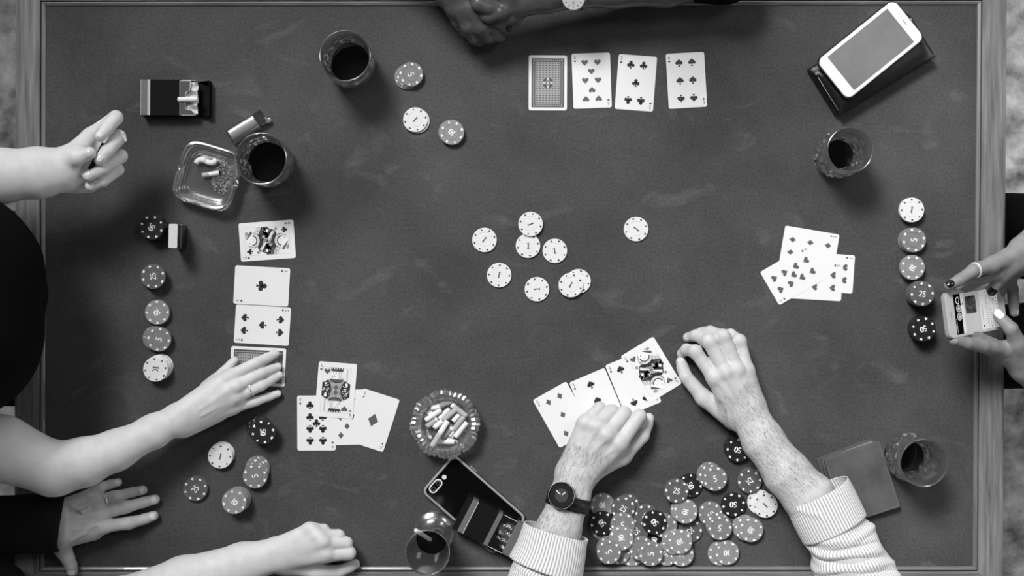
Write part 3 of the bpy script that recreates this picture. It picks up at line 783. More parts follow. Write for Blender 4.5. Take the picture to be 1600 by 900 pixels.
def tumbler(px, py, Rr, Rb, h, style, drink_z, label, rot=0.0):
    t = thing('tumbler', label, 'glass', W(Lm(px, py, .1)), rot, 'whisky tumblers')
    floor_z, wall = (13.0, 2.0); NI = 24 if style == 0 else 12
    zs = list(np.linspace(0, h, 36))
    def outer(z): return Rb + (Rr - Rb) * (z / h) ** 1.1
    prof = [(.01, 1.5), (Rb * .55, 1.2), (Rb * .72, .6), (Rb * .86, 0)] + [(outer(z) - (1.6 if z < .1 else 0), z) for z in zs[:-2]] + [(Rr + .1, h - .9), (Rr - .25, h - .25), (Rr - wall * .5, h), (Rr - wall + .25, h - .25), (Rr - wall - .1, h - .9)]
    no = len(prof)
    inner = [z for z in np.linspace(h - 3, floor_z + 3, NI)]
    if style == 0: prof += [(outer(z) - wall - 6.4 * max(0, 1 - z / (h * .7)) ** 1.2, z) for z in inner]
    else: prof += [(outer(z) - wall - (Rb - 20) * .72 * max(0, 1 - z / (h * .72)) ** 1.15, z) for z in inner]
    ri = prof[-1][0]
    prof += [(ri - 1.2, floor_z + 1), (ri * .8, floor_z), (ri * .4, floor_z - .4), (.01, floor_z - .5)]
    def fr(th, k, r, z):
        if 4 <= k < no - 6:
            f = z / h
            if style == 0:      # wedge cuts with a row of small bosses above
                if f < .62:
                    e = min(1, f / .06) * min(1, (.62 - f) / .1)
                    w1 = abs(((th * 12 / (2 * math.pi) + f * 2.7) % 1) - .5) * 2; w2 = abs(((th * 12 / (2 * math.pi) - f * 2.7) % 1) - .5) * 2
                    r += e * (4.6 * min(1, 2.1 * min(w1, w2)) - 2.0)
                elif f < .78:
                    a = ((th * 12 / (2 * math.pi)) % 1 - .5) * 2 * math.pi / 12 * r; b = (f - .7) * h
                    r += 1.8 * max(0, 1 - (a * a + b * b) / 20)
            else:               # big blunt lobes round the foot, a second staggered row above
                ph = th * 8 / (2 * math.pi)
                for off, f0, wf, amp in ((0, .15, .16, 6.6), (.5, .40, .15, 5.0), (0, .62, .12, 2.6)):
                    u = abs(((ph + off) % 1) - .5) * 2; v = abs(f - f0) / wf
                    d = max(0, 1 - max(u * 1.05, v)) ; r += amp * min(1, d * 3.6)
                r -= 1.8 * math.exp(-((f - .3) / .3) ** 2)
        elif k >= no and z > floor_z + 2:      # pressed relief shows on the inside too
            f = z / h
            if style == 1:
                ph = th * 8 / (2 * math.pi)
                for off, f0, wf, amp in ((.25, .34, .17, 2.6), (.75, .58, .15, 1.6)):
                    u = abs(((ph + off) % 1) - .5) * 2; v = abs(f - f0) / wf
                    r -= amp * min(1, 1.7 * max(0, 1 - max(u, v)))
            elif f < .74:
                u = abs(((th * 24 / (2 * math.pi)) % 1) - .5) * 2
                r -= 1.5 * u * min(1, (.74 - f) / .12) * (.4 + .6 * abs(math.sin(f * 21)))
        return r, z
    V, F = lathe(prof, 108 if style == 0 else 96, fr)
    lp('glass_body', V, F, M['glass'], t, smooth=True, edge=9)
    if drink_z:
        rin = np.interp(drink_z, [p[1] for p in prof[no:no + NI]][::-1], [p[0] for p in prof[no:no + NI]][::-1])
        d = [(.01, floor_z + .3), (ri - 1.8, floor_z + 1.4)]
        for z in np.linspace(floor_z + 4, drink_z, 6):
            d.append((np.interp(z, [p[1] for p in prof[no:no + NI]][::-1], [p[0] for p in prof[no:no + NI]][::-1]) - .35, z))
        d += [(rin - 1.2, drink_z - .25), (rin - 1.9, drink_z - .3), (rin - 2.6, drink_z - .3), (.01, drink_z - .3)]
        V, F = lathe(d, 64); lp('drink', V, F, M['drink'], t, smooth=True, edge=30)
    return t
tumbler(550.5, 103.5, 38.6, 34, 90, 0, 34, 'cut-glass tumbler of dark drink at the top left, far from others', .1)
tumbler(425, 257, 39.0, 34.5, 90, 0, 34, 'cut-glass tumbler of dark drink touching the square ashtray', .3)
tumbler(1305, 244, 34.6, 29.5, 88, 1, 19, 'lobed glass tumbler nearly empty below the white phone', .25)
tumbler(1414, 711, 36.0, 30, 92, 1, 19, 'lobed glass tumbler nearly empty beside the folded grey wallet', .05)

hb = thing('footed_glass', 'tall footed glass with a straw at the bottom edge beside the phone', 'glass', W(Lm(678, 831, .1)))
hp = [(.01, 2.2), (18, 1.8), (29, 0), (32.4, .4), (33, 2.2), (31, 4.2), (22, 6.2), (12, 9.5), (9.5, 14), (11.5, 19), (17, 25), (22, 34), (25, 48), (27, 70), (29, 95), (31, 125), (32.6, 154), (32.8, 157.6), (32, 158.3), (31.2, 157.6),
      (30.9, 154), (29.2, 125), (27.2, 95), (25.2, 70), (23, 48), (20, 36), (14, 28.5), (7, 26.5), (.01, 26)]
def hfr(th, k, r, z):
    if 8 <= k <= 13: r += 1.1 * math.cos(8 * th) * math.exp(-((z - 26) / 14) ** 2)
    return r, z
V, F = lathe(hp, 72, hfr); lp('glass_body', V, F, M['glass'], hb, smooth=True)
V, F = lathe([(.01, 26.4), (6.6, 26.9), (13.6, 28.9), (19.6, 36.2), (22.6, 48), (23.6, 55), (22.6, 54.7), (.01, 54.5)], 56)
lp('drink', V, F, M['drink_thin'], hb, smooth=True, edge=30)
a, b = Lm(672, 843, 66), Lm(650, 829, 171)
V, F, _ = tube(np.linspace(a, b, 6), [3.0] * 6, 14, caps=True)
st = link('drinking_straw', None); st.location = W(a); tag(st, 'pale straw leaning in the tall footed glass', 'straw'); part('straw_tube', V, F, M['straw'], st)

# ---------------------------------------------------------------- ashtrays
sq = thing('square_ashtray', 'square glass ashtray with ash and two butts beside a tumbler', 'ashtray', W(Lm(330, 277, .1)), math.radians(-17))
def superr(th, n=4.6): return (abs(math.cos(th)) ** n + abs(math.sin(th)) ** n) ** (-1 / n)
sp = [(.01, .8), (30, .8), (36, 0), (42, .5), (46, 4), (48, 12), (48.6, 18), (50, 20), (50.4, 24), (49, 26.4), (46.6, 27), (44.4, 26.2), (43.4, 24), (42.4, 20.5), (41.6, 20), (40.4, 19.6), (39.8, 16), (38.9, 15.4), (37.6, 15), (36.8, 11), (35.8, 10.4), (34.4, 10), (33, 7.6), (31, 7.2), (15, 7), (.01, 7)]
def sfr(th, k, r, z):
    s = superr(th) if k > 0 else 1
    if z > 17:
        for c in (0, math.pi):
            d = (th - c + math.pi) % (2 * math.pi) - math.pi
            z -= (z - 17) * .75 * math.exp(-(d / .1) ** 4)
    return r * s * .96, z
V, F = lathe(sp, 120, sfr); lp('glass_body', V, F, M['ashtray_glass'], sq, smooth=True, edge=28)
fl_ = thing('flower_ashtray', 'flower-shaped crystal ashtray heaped with cigarette butts', 'ashtray', W(Lm(697, 660, .1)), math.radians(8))
fp = [(.01, 1), (30, .8), (40, 0), (44, 2), (48, 8), (50, 16), (52, 22), (53, 26), (51, 28.6), (46, 29.6), (41, 29), (38.4, 27), (37.2, 22), (36.6, 15), (34.5, 9.5), (30, 8), (15, 7.6), (.01, 7.5)]
def ffr(th, k, r, z):
    if 3 <= k <= 10:
        lobe = abs(math.cos(4 * th)); g = max(0, 1 - abs(lobe - .12) / .12) if lobe < .24 else 0
        w = lobe ** .55 + .22 * g
        amt = 1 if k <= 8 else (.6 if k == 9 else .25)
        r += amt * (5.2 * w - 3.6); z += (1.4 * w - .7) * (1 if k >= 7 else 0)
        if 4 <= k <= 8: r += 1.0 * abs(((th * 40 / (2 * math.pi)) % 1) - .5) * 4 - 1
        if 9 <= k <= 10: z += 1.6 * (abs(((th * 40 / (2 * math.pi)) % 1) - .5) * 2 - .5)
    return r, z
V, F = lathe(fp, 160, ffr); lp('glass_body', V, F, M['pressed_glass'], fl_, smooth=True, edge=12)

def ash_heap(px, py, z, R, n, label, bias=(0, 0), shape=1.0):
    mb = MB(); c = Lm(px, py, z); rnd = random.Random(int(px))
    for k in range(n):
        a, r = rnd.uniform(0, 6.283), R * math.sqrt(rnd.random())
        x, y = c[0] + r * math.cos(a) * shape + bias[0] * rnd.random(), c[1] + r * math.sin(a) + bias[1] * rnd.random(); s = rnd.uniform(.5, 1.5); h = z + rnd.uniform(0, 1.6)
        t = rnd.uniform(0, 3)
        v = [(x + s * math.cos(t + q * 2.09), y + s * math.sin(t + q * 2.09), h + rnd.uniform(-.3, .4)) for q in range(3)] + [(x, y, h + s * .8), ]
        mb.add(v, [(0, 1, 3), (1, 2, 3), (2, 0, 3), (0, 2, 1)], 0 if rnd.random() < .62 else 1)
    e = thing('ash', label, 'ash', W(c)); e['kind'] = 'stuff'
    o = part('ash_flakes', mb.v, mb.f, [M['ash'], M['ash_dark']], e, mb.m, smooth=False); o['kind'] = 'stuff'
ash_heap(345, 277, 7.6, 21, 900, 'scattered ash on the floor of the square ashtray', (5, -6), .8)
ash_heap(697, 663, 8.2, 32, 1100, 'dark ash under the butts in the flower ashtray')

def butt(a, b, split, label, group, burnt=True, bend=None, r=4.2, filt='filter', pap='paper'):
    """cigarette end from a (paper end) to b (filter end), points in px and mm; split = share that is paper"""
    A, B = Lm(*a), Lm(*b); t = thing('cigarette_butt', label, 'cigarette', W((A + B) / 2), 0, group)
    path = np.array([A + (B - A) * s for s in np.linspace(0, 1, 11)])
    if bend: path += np.outer(np.sin(np.linspace(0, math.pi * 2, 11)), np.array([bend[0], -bend[1], 0]))
    n = max(2, int(round(10 * split)))
    if split > 0:
        V, F, _ = tube(path[:n + 1], [r * (1 + .05 * random.uniform(-1, 1)) for _ in range(n + 1)], 14); part('paper', V, F, M[pap], t)
    if split < 1:
        V, F, _ = tube(path[n:] if split > 0 else path, [r * 1.03] * (11 - (n if split > 0 else 0)), 14); part('filter', V, F, M[filt], t)
    if burnt:
        d = unit(A - B); q = [path[0] + d * s for s in (-.2, .8, 2.0)]
        V, F, _ = tube(q, [r * .96, r * .85, r * .4], 10); part('burnt_tip', V, F, M['char'], t)
    return t
B1, B2 = 'butts in the square ashtray', 'butts heaped in the flower ashtray'
butt((343, 270, 12), (316, 274, 12), .62, 'straight white butt lying in the ash of the square ashtray', B1, r=3.6)
butt((338, 249, 13), (306, 255, 13), .5, 'crumpled white butt at the edge of the square ashtray', B1, False, bend=(1.5, 4.0), r=4.0, filt='paper')
def z6(x, y): return 630 + x / 7.5, 600 + y / 7.5
def bt(x0, y0, z0, x1, y1, z1, split, label, burnt=True, **k):
    butt((*z6(x0, y0), z0), (*z6(x1, y1), z1), split, label, B2, burnt, **k)
bt(325, 275, 17, 595, 215, 17, .36, 'bent butt lying along the upper rim of the flower ashtray', False, filt='filter_dark', bend=(.4, 1.5), r=4.6)
bt(262, 425, 17, 445, 300, 17, 1.0, 'white paper stub at the left of the flower ashtray', False)
bt(290, 360, 12, 335, 318, 12, 1.0, 'short white stub half hidden at the far left of the heap', False)
bt(400, 400, 14, 280, 500, 14, .04, 'grey filter end below the white stub at the left', False)
bt(362, 515, 16, 615, 302, 20, .42, 'butt with long grey filter lying across the middle of the heap')
bt(425, 405, 12, 545, 285, 12, 1.0, 'white stub tucked behind the long grey filter', False)
bt(565, 240, 19, 742, 382, 19, .16, 'butt with grey filter pointing to the right rim')
bt(585, 435, 15, 660, 350, 15, 1.0, 'short white stub between two grey filters', True)
bt(535, 610, 15, 712, 385, 19, .32, 'butt with grey filter pointing up to the right')
bt(610, 620, 15, 745, 450, 17, 1.0, 'long white stub along the right wall of the ashtray', True)
bt(600, 676, 15, 412, 675, 15, .55, 'white butt lying level at the bottom of the bowl', False, filt='paper')
bt(580, 510, 18, 462, 630, 18, .1, 'dark filter end beside the leaning butt', False, filt='filter_dark')
bt(515, 650, 13, 592, 590, 13, 1.0, 'short white stub near the bottom of the bowl', True)
bt(520, 435, 25, 330, 740, 33, .54, 'long butt leaning out over the lower rim of the flower ashtray', False)

# ---------------------------------------------------------------- cigarette packs
def pack(px, py, z, rotz, label, style):
    """flip-top box lying on its back; long axis +x, opening at the +x end. z: height of its underside"""
    L_, Wd, D = 72.0, 55.0, 22.0
    t = thing('cigarette_pack', label, 'cigarette pack', W(Lm(px, py, z)), rotz)
    m = MB()
    # open-ended carton: bottom, back, sides, front panel
    def box(x0, x1, y0, y1, z0, z1, k=0): m.slab([(x0, y0), (x1, y0), (x1, y1), (x0, y1)], z0, z1, k)
    box(-L_ / 2, L_ / 2 + 14, -Wd / 2, Wd / 2, 0, .6); box(-L_ / 2, -L_ / 2 + .6, -Wd / 2, Wd / 2, .6, D)
    for s in (-1, 1):
        y0, y1 = sorted((s * Wd / 2, s * (Wd / 2 - .6)))
        m.add([(-L_ / 2 + .6, y0, .6), (L_ / 2 + 14, y0, .6), (L_ / 2 - 10, y0, D), (-L_ / 2 + .6, y0, D), (-L_ / 2 + .6, y1, .6), (L_ / 2 + 14, y1, .6), (L_ / 2 - 10, y1, D), (-L_ / 2 + .6, y1, D)],
              [(0, 1, 2, 3), (7, 6, 5, 4), (0, 4, 5, 1), (1, 5, 6, 2), (2, 6, 7, 3), (3, 7, 4, 0)])
    fx = L_ / 2 - 12
    box(-L_ / 2 + .6, fx, -Wd / 2 + .6, Wd / 2 - .6, D - .6, D)
    lmb('carton', m, M['black_card' if style == 0 else 'black_satin'], t)
    # printing on the front panel
    def strip(name, x0, x1, mat, lab=None):
        q = MB(); q.poly([(x0, -Wd / 2 + .05), (x1, -Wd / 2 + .05), (x1, Wd / 2 - .05), (x0, Wd / 2 - .05)], D + .06); lmb(name, q, M[mat], t, label=lab)
    if style == 0:
        strip('grey_band', -L_ / 2 + .6, -L_ / 2 + 11, 'grey_card'); strip('silver_band', -L_ / 2 + 11, -L_ / 2 + 12.6, 'silver_line'); strip('silver_band', -L_ / 2 + 13.2, -L_ / 2 + 14.6, 'silver_line')
        strip('edge_line', -L_ / 2, -L_ / 2 + .5, 'silver_line')
    else:
        for x0, w in ((-L_ / 2 + 9, 9), (fx - 6.5, 6.5)):
            strip('grey_band', x0, x0 + w, 'grey_card')
            q = MB()
            for s in (-1, 1): q.add([(x0, s * (Wd / 2 + .06), .2), (x0 + w, s * (Wd / 2 + .06), .2), (x0 + w, s * (Wd / 2 + .06), D), (x0, s * (Wd / 2 + .06), D)], [(0, 1, 2, 3) if s < 0 else (3, 2, 1, 0)])
            lmb('side_band', q, M['grey_card'], t)
        strip('silver_band', -L_ / 2 + 18, -L_ / 2 + 18.8, 'silver_line')
    # inner liner frame with its cut-out
    e = L_ / 2 + 13; w = Wd / 2 - 1.2
    q = MB(); zt = D - .9
    if style == 0: out = [(fx - 1, -w), (e, -w), (e, -w + 2.5), (e - 3, -w + 3), (e - 6, -w + 7), (e - 14, -w + 8), (e - 16, -w + 10), (e - 16, w - 19), (e - 14, w - 17), (e - 9, w - 15), (e - 8.5, w - 2), (e - 8, w), (fx - 1, w)]
    else: out = [(fx - 1, -w), (e, -w), (e, -w + 4), (e - 9, -w + 8), (e - 11, -w + 16), (e - 19, -w + 17), (e - 21, -w + 20), (e - 21, w - 12), (e - 18, w - 8), (e - 8, w - 5), (e, w - 3), (e, w), (fx - 1, w)]
    n = len(out); q.slab(out, zt - .5, zt)
    lmb('liner', q, M['dark_liner' if style == 0 else 'black_satin'], t)
    q = MB()
    for (a, b), (c, d) in zip(out, out[1:]):
        if a > fx and style == 0:
            for p in ribbon([(a, b), (c, d)], .7): q.poly(p, zt + .06)
    for s in (-1, 1):
        for p in ribbon([(fx + .3, s * (w + .7)), (e, s * (w + .7))], .7): q.poly(p, zt + .1)
    for p in ribbon([(fx + .3, -w), (fx + .3, w)], .6): q.poly(p, zt + .1)
    lmb('paper_edge', q, M['silver_line'], t)
    # foil inside, crumpled
    nx, ny = 22, 30; V, F = [], []
    rnd = random.Random(style + 4)
    for i in range(nx):
        for j in range(ny):
            x = e - 31 + 33 * i / (nx - 1); y = -w + 1.5 + (2 * w - 3) * j / (ny - 1)
            V.append((x + rnd.uniform(-.4, .4), y + rnd.uniform(-.4, .4), zt - 5.2 + 1.9 * math.sin(x * .23 + y * .31) + 1.2 * math.sin(y * .55 - x * .1) + rnd.uniform(-.35, .35)))
    F = [(i * ny + j, (i + 1) * ny + j, (i + 1) * ny + j + 1, i * ny + j + 1) for i in range(nx - 1) for j in range(ny - 1)]
    lp('foil', V, F, M['foil' if style == 0 else 'foil_dark'], t, smooth=True)
    # lid thrown back behind the box
    q = MB(); x0 = L_ / 2 + 14
    if style == 0:
        q.slab([(x0, -Wd / 2), (x0 + 19, -Wd / 2 + 1), (x0 + 19, Wd / 2 - 1), (x0, Wd / 2)], .3, 1.0)
        q.slab([(x0 + 18.4, -Wd / 2 + 1), (x0 + 19, -Wd / 2 + 1), (x0 + 19, Wd / 2 - 1), (x0 + 18.4, Wd / 2 - 1)], 1.0, 16)
        for s in (-1, 1):
            y0, y1 = sorted((s * (Wd / 2 - .6), s * Wd / 2)); q.add([(x0, y0, 1), (x0 + 19, y0, 1), (x0 + 19, y0, 16), (x0, y0, 4), (x0, y1, 1), (x0 + 19, y1, 1), (x0 + 19, y1, 16), (x0, y1, 4)], [(0, 1, 2, 3), (7, 6, 5, 4), (0, 4, 5, 1), (1, 5, 6, 2), (2, 6, 7, 3), (3, 7, 4, 0)])
    else:
        q.slab([(x0, -Wd / 2), (x0 + 14, -Wd / 2), (x0 + 14, Wd / 2), (x0, Wd / 2)], .3, D - 3)
    lmb('lid', q, M['black_card' if style == 0 else 'grey_card'], t)
    return t, e, zt
pk, e_, zt_ = pack(262, 155.5, .1, math.radians(-.5), 'black cigarette pack lying open at the upper left with one cigarette showing', 0)
V, F, _ = tube([(e_ - 27, -2.8, zt_ - .2), (e_ - 10, -2.6, zt_ + 1.2), (e_ + 4, -2.4, zt_ + 2.4)], [3.9] * 3, 16)
cg = thing('cigarette', 'single cigarette poking out of the open black pack', 'cigarette', pk.location, pk.rotation_euler.z)
lp('filter', V, F, M['paper'], cg, smooth=True, edge=50)

# ---------------------------------------------------------------- phones
def phone(t, L_, Wd, Th, face, side, r=10):
    """flat slab, long axis x, face up"""
    m = MB(); m.slab(rrect(L_, Wd, r, 8), 0, Th, 0, 1.6); lmb('phone_body', m, M[side], t, smooth=True, edge=40)
    q = MB(); q.poly(rrect(L_ - 3.0, Wd - 3.0, r - 1.5, 8), Th + .04); lmb('front_plate', q, M[face], t)
wz = 31.0
lw = thing('leather_wallet', 'black leather zip wallet under the white phone at the top right', 'wallet', W(Lm(1357, 101, .1)), math.radians(31.6))
V, F = [], []
def soft_slab(w, h, z0, z1, ey, puff, nx=30, ny=24):
    """cushiony slab with rounded long edge"""
    V, F = [], []
    for top in (1, 0):
        for i in range(nx + 1):
            for j in range(ny + 1):
                u, v = 2 * i / nx - 1, 2 * j / ny - 1
                x, y = u * w / 2, v * h / 2
                e = (1 - abs(u) ** 14) * (1 - abs(v) ** ey); zc = (z0 + z1) / 2; hz = (z1 - z0) / 2
                f = max(0.12, e) ** .5
                V.append((x, y, zc + (1 if top else -1) * hz * f + (puff * (math.sin(u * 5) * .3 + math.cos(v * 3) * .4) if top else 0)))
    N = (nx + 1) * (ny + 1)
    for i in range(nx):
        for j in range(ny):
            a = i * (ny + 1) + j; q = (a, a + ny + 1, a + ny + 2, a + 1)
            F.append(q); F.append(tuple(N + k for k in q[::-1]))
    rim = [i * (ny + 1) for i in range(nx + 1)] + [nx * (ny + 1) + j for j in range(1, ny + 1)] + [i * (ny + 1) + ny for i in range(nx - 1, -1, -1)] + [j for j in range(ny - 1, 0, -1)]
    for k in range(len(rim)):
        a, b = rim[k], rim[(k + 1) % len(rim)]; F.append((a, N + a, N + b, b))
    return V, F
V, F = soft_slab(176, 84, 0, 15, 8, .6); lp('lower_half', V, F, M['leather_black'], lw, smooth=True, loc=(0, 1.5, 0))
V, F = soft_slab(173, 77, 3, wz - 1, 4, .5); lp('flap', V, F, M['leather_black'], lw, smooth=True, loc=(1.5, -6, 0), edge=60)
for y0, y1, z in ((-36, 24, 24.5), (27, 40, 9)):
    V, F, _ = tube([(-84.6, y0, z), (-85, (y0 + y1) / 2, z + 1), (-84.6, y1, z)], [.55] * 3, 8); lp('piping', V, F, M['stitch'], lw, smooth=True)
V, F, _ = tube([(84, 20, 22), (86.5, 27, 20), (86, 36, 14), (83, 40, 10)], [2.2] * 4, 10, rings=10); lp('zip_pull', V, F, M['black_gloss'], lw, smooth=True)
p1 = thing('smartphone', 'white smartphone lying face up on the black wallet', 'phone', W(Lm(1358, 79, wz + .3)), math.radians(38.9))
m_ = MB(); m_.slab(rrect(155.5, 80, 13, 8), 0, 7, 0, 1.6); lmb('case', m_, M['black_gloss'], p1, smooth=True, edge=40)
m_ = MB(); m_.slab(rrect(151.5, 76, 11, 8), 6.5, 8.6, 0, .8); lmb('front_plate', m_, M['white_plastic'], p1, smooth=True, edge=40)
m_ = MB(); m_.slab(rrect(118, 65.5, .6, 2), 8.4, 8.72); lmb('screen', m_, M['screen_off'], p1)
m_ = MB(); m_.slab(circle(5.2, 24, -67.5, 0), 8.4, 8.66); lmb('home_button', m_, M['white_plastic'], p1)
m_ = MB(); m_.slab(rrect(1.6, 11, .8, 4, 66.5, 0), 8.4, 8.66); lmb('earpiece', m_, M['ink_pale'], p1)

p2 = thing('smartphone', 'black smartphone in a clear case lying face down below the flower ashtray', 'phone', W(Lm(741, 787, .1)), math.radians(-41.3))
m_ = MB(); m_.slab(rrect(153, 80, 11, 8), 0, 8.4, 0, 1.4); lmb('case', m_, M['black_gloss'], p2, smooth=True, edge=40)
o_, i_ = rrect(151.4, 78.4, 10.4, 8), rrect(144.5, 71.5, 8, 8)
m_ = MB(); n_ = len(o_)
V = [(x, y, 8.5) for x, y in o_] + [(x, y, 9.2) for x, y in inset(o_, 1.2)] + [(x, y, 9.2) for x, y in i_] + [(x, y, 8.3) for x, y in i_]
F = [(k * n_ + i, k * n_ + (i + 1) % n_, (k + 1) * n_ + (i + 1) % n_, (k + 1) * n_ + i) for k in range(3) for i in range(n_)]
lp('case_rim', V, F, M['case_clear'], p2)
m_ = MB(); m_.slab(rrect(144, 71, 8, 8), 8.2, 8.6); lmb('back_glass', m_, M['case_black'], p2)
cx, cy = -66, -17.5
def ring_plate(name, outer_, inner_, z0, z1, mat, par):
    n = len(outer_); V = [(x, y, z0) for x, y in outer_] + [(x, y, z1) for x, y in outer_] + [(x, y, z1) for x, y in inner_] + [(x, y, z0) for x, y in inner_]
    F = [(k * n + i, k * n + (i + 1) % n, ((k + 1) % 4) * n + (i + 1) % n, ((k + 1) % 4) * n + i) for k in range(4) for i in range(n)]
    return lp(name, V, F, M[mat], par)
cp = rrect(13.5, 25, 6.7, 8, cx + 2, cy); ring_plate('camera_surround', cp, rrect(9.4, 20.8, 4.6, 8, cx + 2, cy), 8.5, 10, 'silver_line', p2)
m_ = MB(); m_.slab(rrect(9.4, 20.8, 4.6, 8, cx + 2, cy), 8.5, 9.3); lmb('camera_plate', m_, M['lens'], p2)
for dy in (-5.5, 5.5): ring_plate('camera_lens', circle(3.4, 20, cx + 2, cy + dy), circle(2.3, 20, cx + 2, cy + dy), 9.2, 9.9, 'leather_grey', p2)
m_ = MB(); m_.slab(circle(3.6, 20, cx + 3, cy + 19), 8.5, 9.6); lmb('flash', m_, M['silver_line'], p2)
m_ = MB(); m_.slab(rrect(13, 2, .8, 3, -38, 40.4), 3, 6); lmb('side_button', m_, M['case_clear'], p2)
pack(752, 813, 9.4, math.radians(-27), 'black cigarette pack with grey bands lying open on the face-down phone', 1)

# ---------------------------------------------------------------- lighters
lt = thing('metal_lighter', 'steel lighter lying between the open black pack and the tumbler', 'lighter', W(Lm(388, 199, .1)), math.radians(31.5))
V, F = [], []
for x in (-30, 16):
    for k in range(40):
        a = 2 * math.pi * k / 40; cs, sn = math.cos(a), math.sin(a)
        V.append((x, math.copysign(abs(cs) ** .62, cs) * 12.6, 6.1 + math.copysign(abs(sn) ** .8, sn) * 6.1))
F = [(k, (k + 1) % 40, 40 + (k + 1) % 40, 40 + k) for k in range(40)] + [tuple(range(40))[::-1], tuple(range(40, 80))]
lp('lighter_body', V, F, M['steel'], lt, smooth=True, edge=40)
for y in (-12.2, 12.2):
    m_ = MB(); m_.slab(rrect(45, 1.8, .8, 3, -7, y), 5.5, 9.5, 0, .5); lmb('side_rib', m_, M['chrome'], lt)
m_ = MB(); m_.slab(rrect(2.6, 25.6, 1, 3, -30.4, 0), -.0, 12.6, 0, .6); lmb('end_cap', m_, M['chrome'], lt)
m_ = MB(); m_.slab(rrect(15, 23, 1.4, 3, 23.6, .8), 0, 12.4, 0, .8); m_.slab(rrect(2.2, 12, .4, 2, 27, 1), 12.4, 13.2); m_.slab(rrect(2.2, 12, .4, 2, 22.5, 1), 12.4, 13.2); lmb('lighter_head', m_, M['chrome'], lt, edge=40)
m_ = MB(); m_.slab(circle(2, 14, 27.5, 7.6), 12.3, 12.9); lmb('gas_hole', m_, M['char'], lt)
V, F = lathe([(.01, -3), (4.2, -3), (4.6, -2.4), (4.6, 2.4), (4.2, 3), (.01, 3)], 24); V = [(x, z, y) for x, y, z in V]; lp('striker_wheel', V, F[::1], M['chrome'], lt, loc=(30.5, -6.5, 7.5), edge=40)
V, F, _ = tube([(28, -9, 6), (33.5, -9.5, 8), (37, -6.5, 9)], [(3, 2.2), (3.4, 2.2), (1.6, 1.4)], 12, rings=8); lp('thumb_lever', V, F, M['chrome'], lt, smooth=True)

ul = thing('standing_lighter', 'flip-top lighter standing upright beside the black fifty stack', 'lighter', W(Lm(269.8 * .9715 + 800 * .0285, 368.6 * .9715 + 450 * .0285, .1)), math.radians(-1.5))
m_ = MB(); m_.slab(rrect(14.4, 37.5, 2.2, 5), 0, 35, 0, .6); lmb('lighter_case', m_, M['black_gloss'], ul, smooth=True, edge=40)
m_ = MB(); m_.slab(rrect(14.4, 37.5, 2.2, 5), 35.4, 55, 0, .9); lmb('lid', m_, M['black_gloss'], ul, smooth=True, edge=40)
m_ = MB(); m_.slab(rrect(13.4, 36.5, 1.8, 5), 54.6, 55.4, 0, .2); lmb('polished_top', m_, M['silver_line'], ul)
m_ = MB(); m_.slab(rrect(14.7, 37.8, 2.2, 5), 34.9, 35.5); lmb('seam', m_, M['silver_line'], ul)

# ---------------------------------------------------------------- folded wallet on the right
gw = thing('folded_wallet', 'worn grey bifold leather wallet half under the striped sleeve', 'wallet', W(Lm(1343, 752, .1)), math.radians(17.5))
def leaf(name, w, h, z0, z1, dx, dy, rz, mat):
    m = MB(); m.slab(xf(rrect(w, h, 3.5, 5), 1, rz, dx, dy), z0, z1, 0, .7)
    return lmb(name, m, M[mat], gw, smooth=True, edge=40)
leaf('back_leaf', 91, 108, 0, 3.2, -5, 3, .06, 'leather_grey')
for k, (dx, dy, rz) in enumerate(((-3.5, 1.5, .045), (-2.4, .4, .03))): leaf('card_pocket', 88, 104, 3.3 + 3 * k, 5.6 + 3 * k, dx, dy, rz, 'leather_edge')
leaf('front_leaf', 92, 108, 10, 14.6, 0, 0, 0, 'leather_grey')
V, F, _ = tube([(-50, -50, 7), (-49, 0, 7), (-47.5, 52, 7)], [(2.5, 7)] * 3, 12, rings=8); lp('spine', V, F, M['leather_grey'], gw, smooth=True)
m_ = MB()
for k in range(36):
    y = -51 + 102 * k / 35
    for x in (43.4, -43.4): m_.slab(rrect(.5, 1.7, .2, 1, x, y), 14.5, 14.85)
for k in range(30):
    x = -42 + 84 * k / 29
    for y in (51.4, -51.4): m_.slab(rrect(1.7, .5, .2, 1, x, y), 14.5, 14.85)
o = lmb('stitching', m_, M['leather_edge'], gw); o['kind'] = 'stuff'

# ---------------------------------------------------------------- people
def skin(name, s, lo, hi, rough=.5):
    return material(name, s, rough, spec=.38, vary=(60, lo, hi, 5, (1, 1, 1)), bump=(900, .16, .0006))
M['skin_light'] = skin('light_skin', 206, 200, 212); M['skin_mid'] = skin('mid_skin', 182, 172, 190); M['skin_man'] = skin('fair_skin', 192, 184, 200)
M['skin_brown'] = skin('brown_skin', 134, 124, 142); M['skin_dark'] = skin('dark_brown_skin', 76, 66, 86, .33)
M['nail_pale'] = material('pale_nail', 208, .28); M['nail_dark'] = material('dark_nail_varnish', 22, .1, spec=.6); M['nail_white'] = material('white_nail_varnish', 240, .15); M['nail_brown'] = material('brown_nail', 170, .3)
M['cloth_black'] = material('black_cloth', 9, .95, spec=.1, bump=(500, .3, .001)); M['cloth_dark'] = material('dark_suit_cloth', 16, .9, spec=.2, bump=(700, .3, .001))
M['hair'] = material('dark_hair', 25, .5); M['silver'] = material('silver_metal', 225, .18, metallic=1); M['gem'] = material('sparkling_stone', 245, .05, spec=.9, metallic=.4)
M['strap'] = material('black_watch_strap', 24, .45); M['dial_dark'] = material('dark_watch_dial', 30, .3, spec=.5); M['dial_grey'] = material('grey_watch_disc', 62, .35); M['dial_white'] = material('silver_watch_dial', 190, .35)
M['arm_hair'] = material('dark_body_hair', 86, .6)
